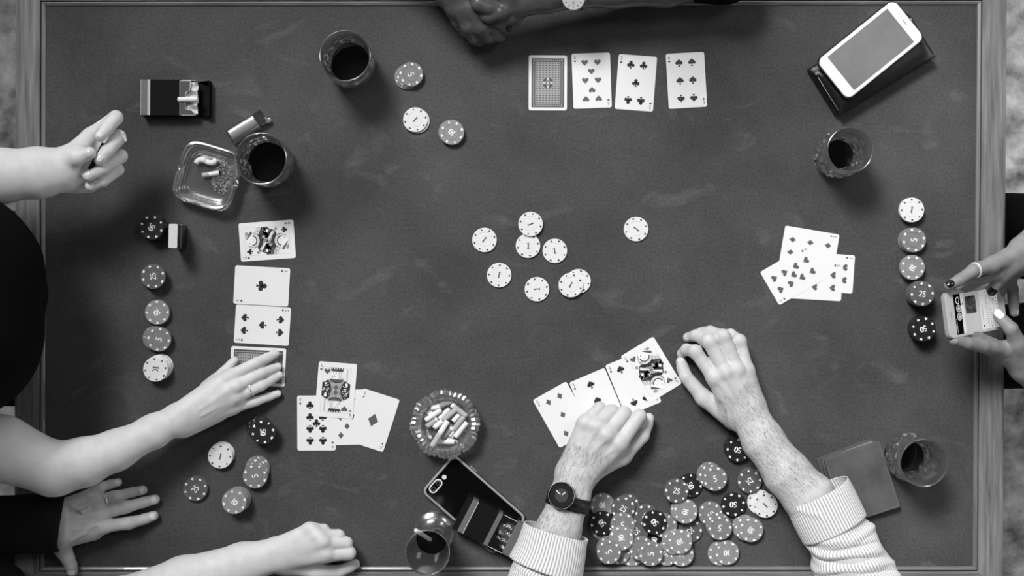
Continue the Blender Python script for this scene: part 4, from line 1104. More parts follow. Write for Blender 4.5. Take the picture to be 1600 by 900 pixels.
def striped():
    m = bpy.data.materials.new('striped_shirt_cotton'); m.use_nodes = True; nt = m.node_tree; b = nt.nodes['Principled BSDF']
    at = nt.nodes.new('ShaderNodeAttribute'); at.attribute_name = 'stripe'
    mu = nt.nodes.new('ShaderNodeMath'); mu.operation = 'MULTIPLY'; mu.inputs[1].default_value = 2 * math.pi / 4.4
    si = nt.nodes.new('ShaderNodeMath'); si.operation = 'SINE'
    mr = nt.nodes.new('ShaderNodeMapRange'); mr.inputs['From Min'].default_value = .05; mr.inputs['From Max'].default_value = .55
    mx = nt.nodes.new('ShaderNodeMix'); mx.data_type = 'RGBA'; mx.inputs['A'].default_value = grey(228); mx.inputs['B'].default_value = grey(166)
    lk = nt.links.new
    lk(at.outputs['Fac'], mu.inputs[0]); lk(mu.outputs[0], si.inputs[0]); lk(si.outputs[0], mr.inputs['Value']); lk(mr.outputs['Result'], mx.inputs['Factor']); lk(mx.outputs['Result'], b.inputs['Base Color'])
    b.inputs['Roughness'].default_value = .85; b.inputs['Specular IOR Level'].default_value = .2
    return m
M['stripe'] = striped()

def arm(pts, k=12):
    """forearm made of two side-by-side cones: rows (px,py,h,half width,half height)"""
    out = []; C = [Lm(*p[:3]) for p in pts]
    for i in range(len(pts) - 1):
        d = unit(C[i + 1] - C[i]); lat = unit(np.cross(d, (0, 0, 1)))
        for s in (-1, 1):
            a = C[i] + lat * s * (pts[i][3] - pts[i][4]); b = C[i + 1] + lat * s * (pts[i + 1][3] - pts[i + 1][4])
            out.append((a, b, pts[i][4], pts[i + 1][4], k))
    return out
def seg(p, q, k=10):
    return (Lm(*p[:3]), Lm(*q[:3]), p[3], q[3], k)
def rid(p, q): return (Lm(*p[:3]), Lm(*q[:3]), p[3], q[3])
def join(*parts_):
    V, Q, k = [], [], 0
    for v, q in parts_: V.append(v); Q.append(q + k); k += len(v)
    return np.concatenate(V), np.concatenate(Q)
def nail(parent, tip, prev, up, r, L_, mat, ext=1.0, wide=.86):
    tip, prev = np.array(tip), np.array(prev); d = unit(tip - prev); up = np.array(up, float); n = unit(up - (up @ d) * d); lat = np.cross(d, n)
    V, F = [], []; N = 9
    for low in (0, 1):
        for i in range(N):
            v = i / (N - 1); w = (1 - abs(2 * v - 1) ** 3.2) ** .5 if v > .5 else (1 - abs(2 * v - 1) ** 3.5 * .8) ** .5
            for j in range(N):
                a = math.radians(58) * wide * (2 * j / (N - 1) - 1) * max(w, .05); rr = r + .45 - low * .9
                V.append(tip + d * (-L_ + ext + r * .55 + L_ * v) + lat * math.sin(a) * rr + n * (math.cos(a) * rr * (1 - .16 * max(0, v - .35) ** 1.5 * 2)))
    for i in range(N - 1):
        for j in range(N - 1):
            a = i * N + j; F.append((a, a + 1, a + N + 1, a + N)); F.append(tuple(N * N + q for q in (a, a + N, a + N + 1, a + 1)))
    rim = list(range(N)) + [i * N + N - 1 for i in range(1, N)] + [(N - 1) * N + j for j in range(N - 2, -1, -1)] + [i * N for i in range(N - 2, 0, -1)]
    for k in range(len(rim)):
        a, b = rim[k], rim[(k + 1) % len(rim)]; F.append((a, N * N + a, N * N + b, b))
    return part('fingernail', V, F, M[mat], parent)
def ring(parent, c, axis, r, w, mat='silver', label=None, beads=0):
    c = np.array(c); ax = unit(axis); u = unit(np.cross(ax, (.3, .2, 1))); v = np.cross(ax, u); V, F = [], []; n, m = 40, 8
    for i in range(n):
        a = 2 * math.pi * i / n; e = u * math.cos(a) + v * math.sin(a); ww = w * (1 + (.35 * math.cos(a * beads) if beads else 0))
        for j in range(m):
            b = 2 * math.pi * j / m; V.append(c + e * (r + ww * math.cos(b)) + ax * ww * 1.25 * math.sin(b))
    F = [(i * m + j, ((i + 1) % n) * m + j, ((i + 1) % n) * m + (j + 1) % m, i * m + (j + 1) % m) for i in range(n) for j in range(m)]
    return part('ring', V, F, M[mat], parent, label=label)
def gem(parent, c, r):
    V, F = lathe([(.01, -r), (r, -.1 * r), (r * .9, .3 * r), (r * .55, .6 * r), (.01, .6 * r)], 8)
    return part('gemstone', np.array(V) + np.array(c), F, M['gem'], parent, smooth=False)

class Figure:
    """a seated person; local axes: x to the person's right, y forward, z up from the floor (mm)"""
    def __init__(s, label, seat, deg, lean, half=165):
        s.seat = np.array(seat, float); a = math.radians(deg); s.f = np.array([math.cos(a), math.sin(a)]); s.r = np.array([math.sin(a), -math.cos(a)])
        s.lean = lean; s.half = half
        s.e = thing('person', label, 'person', (seat[0] / 1000, seat[1] / 1000, 0), 0)
    def at(s, x, y, z):
        p = s.seat + s.r * x + s.f * y; return np.array([p[0], p[1], z - 750.0])
    def core(s):
        A, l = s.at, s.lean
        b = [(A(0, l * .7, 900), A(0, l + 5, 1070), 60, 52, 20), (A(0, l + 5, 1070), A(0, l + 22, 1170), 52, 50, 20), (A(0, l + 28, 1250), A(0, l + 40, 1235), 84, 80, 20), (A(0, l + 72, 1190), A(0, l + 66, 1160), 52, 42, 25),
             (A(0, l + 112, 1205), A(0, l + 124, 1188), 8, 13, 8)]
        for sx in (-1, 1):
            b += [(A(sx * 78, l + 25, 1218), A(sx * 80, l + 22, 1190), 12, 8, 6), (A(sx * 30, l + 108, 1216), A(sx * 32, l + 108, 1216), 11, 11, 6)]
        b += [(A(-18, l + 112, 1160), A(18, l + 112, 1160), 7, 7, 5)]
        return blob(b, vs=5.0)
    def hair(s, long_):
        A, l = s.at, s.lean
        b = [(A(0, l + 22, 1262), A(0, l + 8, 1240), 88, 88, 15), (A(0, l - 2, 1215), A(0, l - 4, 1190), 74, 66, 15)]
        if long_: b += [(A(0, l - 18, 1190), A(0, l - 40, 1010), 72, 58, 20), (A(-70, l + 5, 1190), A(-82, l, 1040), 30, 26, 15), (A(70, l + 5, 1190), A(82, l, 1040), 30, 26, 15)]
        v, q = blob(b, vs=6.0); part('hair', v, q, M['hair'], s.e)
    def shoulder(s, side): return s.at(side * s.half, s.lean - 5, 1005)
    def garment(s, mat, sleeves=(), extra=(), name='top', stripes=False):
        A, l, h = s.at, s.lean, s.half
        b = [(A(-70, 10, 520), A(70, 10, 520), 112, 112, 30), (A(-50, l * .35, 700), A(50, l * .35, 700), 112, 112, 40), (A(-75, l * .8, 890), A(75, l * .8, 890), 108, 108, 40),
             (A(-h, l - 5, 1000), A(h, l - 5, 1000), 58, 58, 40), (A(0, l, 1040), A(0, l + 6, 1075), 70, 62, 25)]
        b += list(sleeves) + list(extra)
        v, q = blob(b, vs=8.0); o = part(name, v, q, M[mat], s.e)
        if stripes:
            at = o.data.attributes.new('stripe', 'FLOAT', 'POINT'); at.data.foreach_set('value', (v[:, :2] @ s.r).astype(np.float32))
        return o
    def trousers(s, mat):
        A = s.at; b = [(A(-70, 0, 505), A(70, 0, 505), 110, 110, 30)]
        for x in (-1, 1):
            b += [(A(x * 85, 10, 505), A(x * 110, 420, 520), 82, 66, 20), (A(x * 110, 420, 520), A(x * 108, 405, 90), 64, 45, 15), (A(x * 108, 405, 55), A(x * 112, 520, 38), 42, 34, 15), (A(x * 108, 395, 48), A(x * 112, 530, 36), 44, 34, 10)]
        v, q = blob(b, vs=9.0); part('trousers', v, q, M[mat], s.e)
    def upper(s, side, elbow, r0, r1):
        return (s.shoulder(side), np.array(elbow), r0, r1, 15)

def tips(parent, fingers, mat, up=(0, 0, 1), L_=11, skip=(), ext=1.0):
    for i, f in enumerate(fingers):
        if i in skip: continue
        c = chain(f); nail(parent, c[-1][0], c[-2][0], up, c[-1][1], L_, mat, ext)

# ---- the woman at the left: raised hand with a cigarette, other hand on a card
A_ = Figure('person in a dark top at the left edge, bare arms, fingertips on a face-down card', (-1060, -36), 0, 165, 160)
a1_arm = arm([(-190, 285, 150, 43, 40), (-60, 278, 150, 41, 37), (0, 275, 150, 38, 34), (60, 270, 146, 35.5, 30), (95, 266, 140, 31, 26)])
a1_palm = [seg((98, 264, 130, 28), (122, 266, 114, 24), 12), seg((108, 246, 146, 16), (122, 240, 150, 13), 8), seg((110, 250, 134, 20), (142, 214, 120, 13), 10), seg((118, 260, 116, 22), (150, 240, 106, 15), 10), seg((122, 275, 112, 22), (152, 272, 100, 14), 10), seg((108, 276, 112, 24), (138, 285, 98, 16), 12)]
a1_f = [[(138, 216, 114, 12), (181, 184, 126, 10.5), (168, 200, 148, 9.3), (157, 213, 154, 8.2)],
        [(148, 234, 106, 12), (185, 214, 122, 11), (168, 236, 145, 9.5), (156, 250, 150, 8.4)],
        [(150, 252, 100, 12), (188, 244, 114, 10.5), (160, 264, 138, 9.3), (138, 275, 143, 8.2)],
        [(148, 270, 96, 11), (183, 265, 108, 9.8), (160, 283, 126, 8.6), (141, 291, 130, 7.6)],
        [(104, 254, 142, 15), (120, 247, 158, 12), (140, 239, 161, 9)]]
b1 = blob(a1_arm + a1_palm, a1_f, [], 1.6)
a2_arm = arm([(0, 700, 118, 45, 44), (85, 733, 92, 35, 35), (130, 722, 90, 33, 31), (180, 704, 84, 27.5, 25), (240, 674, 70, 23.5, 19), (274, 655, 60, 20.5, 16)], 14)
a2_arm = [(A_.shoulder(1) , Lm(0, 700, 118), 48, 44, 15)] + a2_arm
a2_palm = [seg((274, 648, 61, 15), (356, 590, 37, 12.5), 10), seg((276, 655, 61, 15), (366, 605, 40, 12.5), 10), seg((278, 662, 59, 15), (366, 622, 36, 11.5), 10), seg((282, 668, 54, 14), (362, 638, 29, 10.5), 10),
           seg((290, 668, 48, 14), (340, 648, 26, 11), 10), seg((300, 635, 46, 15), (338, 598, 28, 12), 10)]
a2_f = [[(356, 590, 37, 10.5), (401, 567, 29, 8.6), (418, 559, 17, 7.6), (430, 553, 8.5, 6.6)],
        [(366, 605, 40, 10.5), (408, 583, 26, 8.4), (424, 577, 14, 7.4), (434, 573, 8, 6.6)],
        [(366, 622, 36, 10), (407, 603, 26, 8.3), (424, 593, 15, 7.3), (436, 586, 8, 6.4)],
        [(362, 638, 29, 9), (400, 627, 20, 7.6), (420, 620, 12, 6.6), (434, 615, 7.5, 5.9)],
        [(325, 606, 27, 12), (350, 583, 17, 9.5), (366, 564, 9, 7.2)]]
a2_r = [rid((312, 630, 63, .4), (350, 593, 47.5, 1.9)), rid((312, 640, 66, .4), (360, 607, 50.5, 1.9)), rid((315, 650, 64, .4), (360, 623, 45.5, 1.9)), rid((357, 589, 44, 5), (359, 588, 44, 5)), rid((367, 604.5, 47, 5), (369, 604, 47, 5)), rid((367, 621.5, 42.5, 4.6), (369, 621, 42.5, 4.6)), rid((272, 671, 63, 7), (275, 671, 63, 6))]
b2 = blob(a2_arm + a2_palm, a2_f, a2_r, 1.6)
up1 = blob([(A_.shoulder(-1), Lm(-190, 285, 150), 48, 42, 15), (Lm(-190, 285, 150), Lm(-120, 281, 150), 40, 38, 10)], vs=4)
v, q = join(b1, b2, up1, A_.core()); part('body', v, q, M['skin_light'], A_.e)
A_.garment('cloth_black', [A_.upper(1, A_.shoulder(1) + unit(Lm(0, 700, 118) - A_.shoulder(1)) * 110, 66, 58), A_.upper(-1, A_.shoulder(-1) + unit(Lm(-190, 285, 150) - A_.shoulder(-1)) * 60, 66, 58)],
           [(np.array([-800, 15, 180.]), np.array([-800, -65, 180.]), 128, 128, 40), (np.array([-715, 40, 150.]), np.array([-740, -60, 230.]), 20, 26, 30), (np.array([-700, -10, 120.]), np.array([-735, 60, 240.]), 14, 22, 25)])
A_.trousers('cloth_black'); A_.hair(True)
tips(A_.e, a1_f, 'nail_pale', (-.25, -.15, 1), 11, (3,)); tips(A_.e, a2_f, 'nail_pale', L_=10)
c = chain(a2_f[2]); p_ = c[0][0] * .38 + c[1][0] * .62; rg = ring(A_.e, p_, c[1][0] - c[0][0], 9.6, .9, label='silver ring with a solitaire stone')
g_ = gem(A_.e, p_ + np.array([-1.5, 6.5, 8.2]), 3.4)
c = chain(a1_f[1]); p_ = c[0][0] * .12 + c[1][0] * .88; ring(A_.e, p_ + np.array([3, -1, -1.0]), c[1][0] - c[0][0], 11.4, 1.2, label='jewelled ring', beads=14)
for k in range(6): gem(A_.e, Lm(189.5 + 1.3 * k, 207 + 2.4 * k + .3 * k * (k - 5), 131 - .4 * k), 2.4)
t = thing('cigarette', 'thin dark cigarette held between the fingers of the raised hand', 'cigarette', W(Lm(152, 246, 143)))
V, F, _ = tube([Lm(163, 224, 143), Lm(152, 245, 144), Lm(141, 265, 144)], [3.6, 3.7, 3.7], 14); part('rolled_paper', V, F, M['char'], t)

# ---- the person in a dark suit at the lower left
B_ = Figure('person in a dark suit sleeve at the lower left, spread hand with wedding ring', (-1225, -595), 0, 190, 185)
b_arm = arm([(-200, 850, 46, 42, 38), (-60, 826, 40, 38, 33), (50, 818, 36, 33, 22), (95, 817, 35, 33, 18)])
b_palm = [seg((96, 797, 35, 17), (136, 777, 25, 10.5), 10), seg((98, 805, 36, 17), (146, 786, 29, 11.5), 10), seg((98, 818, 36, 17), (156, 803, 31, 12), 10), seg((98, 832, 34, 17), (160, 822, 29, 12), 10),
          seg((100, 840, 28, 16), (148, 832, 24, 12), 10), seg((96, 845, 28, 15), (98, 858, 22, 12), 8)]
b_f = [[(136, 777, 25, 9.5), (154, 763, 19, 8.2), (172, 757, 12, 7.4), (184, 754, 8.5, 6.8)],
       [(146, 786, 29, 10.2), (178, 776.5, 21, 9), (205, 770, 12, 8), (223, 766, 9, 7.4)],
       [(156, 803, 31, 10.8), (196, 792.5, 22, 9.4), (224, 785, 13, 8.4), (242, 780.5, 9.3, 7.8)],
       [(160, 822, 29, 10.8), (201, 817.5, 21, 9.4), (226, 811, 13, 8.4), (240, 806, 9.3, 7.8)],
       [(97, 856, 22, 12.5), (106, 872, 18, 10.5), (111, 883, 16, 9.3), (113, 893, 14, 8.4)]]
b_r = [rid((112, 798, 49, .5), (140, 787, 39.5, 2.2)), rid((112, 812, 50, .5), (150, 802, 41.5, 2.2)), rid((114, 829, 48, .5), (154, 821, 40.5, 2.2)), rid((112, 845, 44, 1.8), (132, 834, 46, 1.8)), rid((132, 834, 46, 1.8), (146, 816, 43, 1.8)), rid((110, 790, 47, 1.6), (128, 800, 49, 1.6)), rid((128, 800, 49, 1.6), (138, 795, 44, 1.6))]
for f in b_f[:4]:
    p = f[1]; b_r.append(rid((p[0] - 3, p[1] + 1, p[2] + p[3] * .45, 6), (p[0] + 3, p[1] - 1, p[2] + p[3] * .42, 6)))
bb = blob(b_arm + b_palm, b_f, b_r, 1.5)
el = Lm(-200, 850, 46)
v, q = join(bb, blob([(B_.shoulder(-1), el, 50, 40, 15), (el, Lm(-140, 838, 44), 38, 36, 10)], vs=5), B_.core()); part('body', v, q, M['skin_mid'], B_.e)
B_.garment('cloth_dark', [B_.upper(-1, el, 72, 58), (el, Lm(-150, 842, 46), 56, 48, 15)],
           [(np.array([-900, -560, 120.]), np.array([-775, -455, 55.]), 90, 34, 30), (np.array([-775, -455, 55.]), np.array([-800, -430, 50.]), 30, 26, 20)], name='jacket')
V, F, _ = tube([Lm(95, 817, 38), Lm(86, 817, 39), Lm(40, 819, 41), Lm(-20, 822, 43), Lm(-90, 830, 45), Lm(-170, 845, 47)], [(41, 30), (42.5, 31.5), (43.5, 33), (45, 35), (48, 40), (52, 46)], 56, rings=40, caps=False,
               disp=lambda s, th: 1.2 * math.sin(s * .06 + th * 2) * min(1, s / 40))
o = part('jacket_sleeve', V, F, M['cloth_dark'], B_.e); md = o.modifiers.new('thickness', 'SOLIDIFY'); md.thickness = .002; md.offset = -1
B_.trousers('cloth_dark'); B_.hair(False); tips(B_.e, b_f, 'nail_pale', L_=9, ext=-.8)
c = chain(b_f[1]); p_ = c[0][0] * .36 + c[1][0] * .64; ring(B_.e, p_, c[1][0] - c[0][0], 10.1, 1.0, label='plain wedding ring')

# ---- the bare forearm with a closed hand at the bottom
C_ = Figure('person at the bottom edge, bare forearm with a loosely closed hand', (-430, -930), 90, 140, 160)
c_arm = arm([(130, 985, 54, 45, 40), (190, 950, 51, 45, 40), (290, 913, 42, 42, 32), (380, 881, 36, 31, 24), (430, 867, 35, 26, 18)])
c_palm = [seg((434, 855, 36, 15), (484, 828, 45, 11), 10), seg((436, 862, 37, 16), (494, 837, 49, 11.5), 10), seg((438, 870, 36, 16), (503, 848, 51, 12), 10), seg((440, 876, 34, 16), (508, 866, 46, 12.5), 10),
          seg((445, 880, 26, 16), (495, 866, 24, 16), 10), seg((455, 852, 26, 16), (488, 838, 24, 14), 10), seg((446, 884, 27, 13), (494, 893, 21, 11), 9)]
c_f = [[(484, 828, 45, 11), (505, 829, 37, 10), (504, 838, 18, 9), (492, 842, 13, 8)],
       [(494, 837, 49, 11), (529, 837, 37, 9.6), (527, 842, 18, 8.8), (512, 846, 13, 8)],
       [(503, 848, 51, 11.5), (541, 849, 37, 10), (538, 852, 18, 9), (522, 855, 13, 8)],
       [(508, 866, 46, 12), (545, 864, 37, 10.8), (542, 866, 18, 9.5), (526, 868, 13, 8.5)],
       [(494, 893, 21, 11.5), (530, 893, 18, 9.5), (546, 886, 15, 8.5), (555, 881, 13, 7.5)]]
c_r = [rid((486, 826, 52.5, 5), (488, 826, 52.5, 5)), rid((495, 836, 56, 5.5), (497, 836, 56, 5.5)), rid((504, 846, 58, 6.2), (506, 846, 58, 6.2)), rid((508, 864, 53, 6.8), (510, 864, 53, 6.8))]
el = Lm(130, 985, 54)
v, q = join(blob(c_arm + c_palm, c_f, c_r, 1.6), blob([(C_.shoulder(-1), el, 48, 42, 15), (el, Lm(170, 960, 52), 41, 39, 10)], vs=5), C_.core()); part('body', v, q, M['skin_light'], C_.e)
C_.garment('cloth_black', [C_.upper(-1, C_.shoulder(-1) + unit(el - C_.shoulder(-1)) * 90, 66, 56)]); C_.trousers('cloth_black'); C_.hair(True)
c = chain(c_f[4]); nail(C_.e, c[-1][0], c[-2][0], (0, -.8, .6), c[-1][1], 10, 'nail_pale')

# ---- the man in the striped shirt
D_ = Figure('person in a striped shirt at the bottom, black wristwatch, one fist on the fanned cards', (290, -940), 90, 170, 190)
dl_arm = arm([(815, 1010, 58, 46, 40), (845, 905, 57, 38, 30), (873, 828, 55, 32.5, 24), (890, 778, 53, 29.5, 21), (900, 742, 51, 29, 20)])
dl_palm = [seg((886, 738, 46, 18), (914, 662, 55, 12.5), 11), seg((894, 740, 48, 18), (932, 668, 60, 13), 11), seg((904, 743, 48, 18), (947, 680, 61, 13.5), 11), seg((912, 746, 46, 18), (967, 694, 56, 13.5), 11),
           seg((905, 722, 30, 20), (945, 688, 30, 16), 10), seg((920, 738, 38, 17), (974, 712, 33, 13), 10)]
dl_f = [[(914, 662, 55, 11.5), (937, 638, 44, 10), (934, 648, 22, 9.2), (924, 660, 13, 8)],
        [(932, 668, 60, 12), (956, 643, 46, 11), (953, 655, 22, 9.8), (942, 668, 13, 8.5)],
        [(947, 680, 61, 12.5), (975, 646, 46, 11.4), (971, 660, 22, 10), (958, 674, 13, 9)],
        [(967, 694, 56, 12.5), (999, 650, 46, 10.8), (998, 661, 26, 9.8), (988, 676, 17, 8.8)],
        [(972, 713, 33, 13), (1004, 681, 27, 10.5), (1011, 663, 22, 9.2), (1014, 653, 20, 8)]]
dl_r = [rid((915, 660, 62, 6), (916, 658, 61, 6)), rid((932, 667, 67.5, 6.5), (933, 665, 66.5, 6.5)), rid((947, 679, 69, 7), (948, 677, 68, 7)), rid((967, 693, 64, 7.5), (968, 691, 63, 7.5)),
        rid((908, 712, 66.5, 1.8), (928, 677, 72, 1.8)), rid((918, 716, 67, 1.8), (944, 689, 73.5, 1.8)), rid((928, 722, 63, 1.8), (962, 700, 68, 1.8))]
dr_arm = arm([(1400, 1010, 60, 50, 42), (1330, 880, 60, 44, 36), (1265, 778, 58, 38, 30), (1230, 740, 54, 34.5, 26), (1192, 688, 47, 30.5, 21), (1168, 644, 41, 29, 18)])
dr_palm = [seg((1150, 648, 38, 17), (1117, 591, 47, 12.5), 11), seg((1160, 644, 40, 17), (1134, 582, 51, 13), 11), seg((1170, 638, 40, 17), (1152, 579, 49, 12.5), 11), seg((1180, 632, 38, 16), (1167, 579, 43, 11.5), 11),
           seg((1150, 640, 30, 18), (1138, 600, 34, 16), 10), seg((1145, 655, 30, 16), (1100, 622, 25, 12.5), 10), seg((1172, 630, 28, 16), (1164, 592, 28, 13), 10)]
dr_f = [[(1117, 591, 47, 11.5), (1087, 550, 42, 10), (1073, 546, 24, 9), (1065, 552, 11, 7.6)],
        [(1134, 582, 51, 11.8), (1108, 534, 50, 10.8), (1088, 524, 28, 9.2), (1075, 527, 11, 7.8)],
        [(1152, 579, 49, 11.5), (1130, 526, 48, 10.5), (1110, 518, 28, 9), (1095, 519, 11, 7.8)],
        [(1167, 579, 43, 10.8), (1156, 533, 40, 9.3), (1142, 522, 24, 8.1), (1131, 521, 11, 7)],
        [(1100, 622, 26, 12.3), (1072, 589, 23, 10.3), (1067, 575, 17, 9.4), (1064, 565, 11, 8)]]
dr_r = [rid((1118, 590, 54, 7), (1119, 589, 54, 7)), rid((1134, 581, 59.5, 6.5), (1135, 580, 59, 6.5)), rid((1152, 578, 57, 6), (1153, 577, 56.5, 6)), rid((1150, 632, 56, 2.4), (1121, 595, 59, 2.4)), rid((1158, 632, 57, 2.2), (1136, 588, 63, 2.2)), rid((1166, 628, 57, 2.2), (1152, 586, 61, 2.2)),
        rid((1140, 612, 57, 1.7), (1158, 606, 58, 1.7)), rid((1158, 606, 58, 1.7), (1164, 596, 57, 1.7))]
for f in dr_f[:4]:
    p = f[1]; dr_r.append(rid((p[0], p[1], p[2] + p[3] * .3, 7.2), (p[0] - 2, p[1] - 2, p[2] + p[3] * .28, 7.2)))
eL, eR = Lm(815, 1010, 58), Lm(1400, 1010, 60)
dl, dr = blob(dl_arm + dl_palm, dl_f, dl_r, 1.5), blob(dr_arm + dr_palm, dr_f, dr_r, 1.5)
v, q = join(dl, dr, blob([(D_.shoulder(-1), eL, 52, 40, 15), (eL, Lm(825, 970, 58), 40, 36, 10)], vs=5), blob([(D_.shoulder(1), eR, 52, 42, 15), (eR, Lm(1375, 965, 60), 42, 38, 10)], vs=5), D_.core())
part('body', v, q, M['skin_man'], D_.e)
D_.garment('stripe', [D_.upper(-1, eL, 70, 56), D_.upper(1, eR, 70, 58)], name='shirt', stripes=True); D_.trousers('cloth_dark'); D_.hair(False)
tips(D_.e, dr_f, 'nail_pale', L_=11, ext=0)
c = chain(dl_f[4]); nail(D_.e, c[-1][0], c[-2][0], (.7, .2, .6), c[-1][1], 11, 'nail_pale', 0)
def sleeve(name, path, rad, rings, disp=None, Rn=48, thick=.0016):
    V, F, A = tube(path, rad, 120, rings=rings, caps=False, disp=disp)
    o = part(name, V, F, M['stripe'], D_.e)
    at = o.data.attributes.new('stripe', 'FLOAT', 'POINT')
    at.data.foreach_set('value', np.array([a[1] * Rn + (disp(*a) * .45 if disp else 0) for a in A], np.float32))
    md = o.modifiers.new('thickness', 'SOLIDIFY'); md.thickness = thick; md.offset = -1
    return o
def fold(s, th, s0, slope, w, amp, c=1.57, wth=1.3): return amp * math.exp(-((s - s0 - slope * (th - math.pi / 2)) / w) ** 2) * math.exp(-((th - c) / wth) ** 4)
sleeve('cuff', [Lm(869, 829, 58), Lm(866, 840, 58), Lm(860, 866, 58), Lm(853, 888, 58)], [(49, 37), (49.5, 38), (53, 40), (57, 42)], 26, lambda s, th: .8 * math.sin(th * 3 + s * .05), 47)
sleeve('sleeve', [Lm(863, 852, 57), Lm(853, 888, 57), Lm(845, 915, 58), Lm(830, 965, 60), Lm(812, 1015, 62)], [(43, 34), (50, 37), (52, 40), (54, 44), (56, 50)], 60,
       lambda s, th: fold(s, th, 52, 10, 5, 3) + fold(s, th, 75, -14, 6, 4) + fold(s, th, 110, 12, 9, 5) - 1.5, 47)
sleeve('cuff', [Lm(1276, 769, 58), Lm(1280, 777, 58), Lm(1291, 800, 58), Lm(1304, 826, 58)], [(50, 39), (51, 40), (51.5, 41), (51, 41)], 30, lambda s, th: .7 * math.sin(th * 2 + 1) + fold(s, th, 34, 34, 6, 1.8) * (th < 1.3), 47)
sleeve('sleeve', [Lm(1288, 795, 58), Lm(1303, 826, 58), Lm(1320, 858, 58), Lm(1342, 900, 59), Lm(1372, 955, 60), Lm(1404, 1012, 62)], [(44, 36), (47, 38), (52, 41), (53, 43), (55, 46), (58, 50)], 110,
       lambda s, th: fold(s, th, 44, 14, 5, 3.5, .6, .9) + fold(s, th, 50, 4, 5, 4, 2.5, .8) - fold(s, th, 60, 16, 4, 4.5, 1.5, 1.1) + fold(s, th, 68, 22, 6, 5, 1.1, 1.3) - fold(s, th, 80, 20, 4, 4.5, 1.2, 1.0)
       + fold(s, th, 88, 10, 7, 5.5, .3, 1.0) + fold(s, th, 90, 20, 6, 4, 2.4, .8) - fold(s, th, 102, 22, 4, 4.5, 1.7, 1.0) + fold(s, th, 116, 18, 8, 6, 1.0, 1.6) + fold(s, th, 160, 10, 10, 6) + 1.4 * math.sin(th * 3 + s * .09) + .7 * math.sin(th * 5 - s * .13) - .5, 48)
def hairs(parent, surf, path, n, length, seed, lo=.0):
    """short body hairs on the upper side of an arm, combed along it"""
    V, Q = surf; rnd = np.random.RandomState(seed)
    P = np.array([Lm(*p) for p in path]); nrm = np.cross(V[Q[:, 2]] - V[Q[:, 0]], V[Q[:, 3]] - V[Q[:, 1]]); nrm /= np.linalg.norm(nrm, axis=1)[:, None] + 1e-9
    c = V[Q].mean(1); dmin = np.full(len(c), 1e9); tdir = np.zeros((len(c), 3))
    for i in range(len(P) - 1):
        ab = P[i + 1] - P[i]; t = np.clip(((c - P[i]) @ ab) / (ab @ ab), 0, 1); d = np.linalg.norm((c - P[i] - t[:, None] * ab)[:, :2], axis=1)
        m = (d < dmin) & (((c - P[i]) @ ab) > 0) & (((c - P[i + 1]) @ ab) < 0); dmin[m] = d[m]; tdir[m] = unit(ab)
    ok = np.where((nrm[:, 2] > .05) & (dmin < 40))[0]; pick = rnd.choice(ok, n)
    vs, fs = [], []
    for k in pick:
        b = c[k] + rnd.uniform(-.8, .8, 3) * (1, 1, 0); d = unit(tdir[k] + rnd.normal(0, .26, 3)); nn = nrm[k]; d = unit(d - nn * (d @ nn)); L2 = length * rnd.uniform(.5, 1.2); w = np.cross(d, nn) * .075
        curl = np.cross(nn, d) * rnd.normal(0, .18) * L2
        p1 = b + d * L2 * .5 + nn * .9 + curl * .3; p2 = b + d * L2 + nn * .5 + curl; i = len(vs)
        vs += [b - w - nn * .3, b + w - nn * .3, p1 - w * .8, p1 + w * .8, p2]; fs += [(i, i + 1, i + 3, i + 2), (i + 2, i + 3, i + 4)]
    o = part('arm_hair', vs, fs, M['arm_hair'], parent, smooth=False); o['kind'] = 'stuff'
hairs(D_.e, dr, [(1290, 815, 60), (1265, 778, 58), (1230, 740, 42), (1192, 688, 38), (1166, 640, 36), (1150, 610, 40)], 3600, 12, 1)
hairs(D_.e, dl, [(850, 880, 44), (873, 828, 42), (890, 778, 42), (900, 742, 44), (915, 700, 50)], 2600, 11, 2)
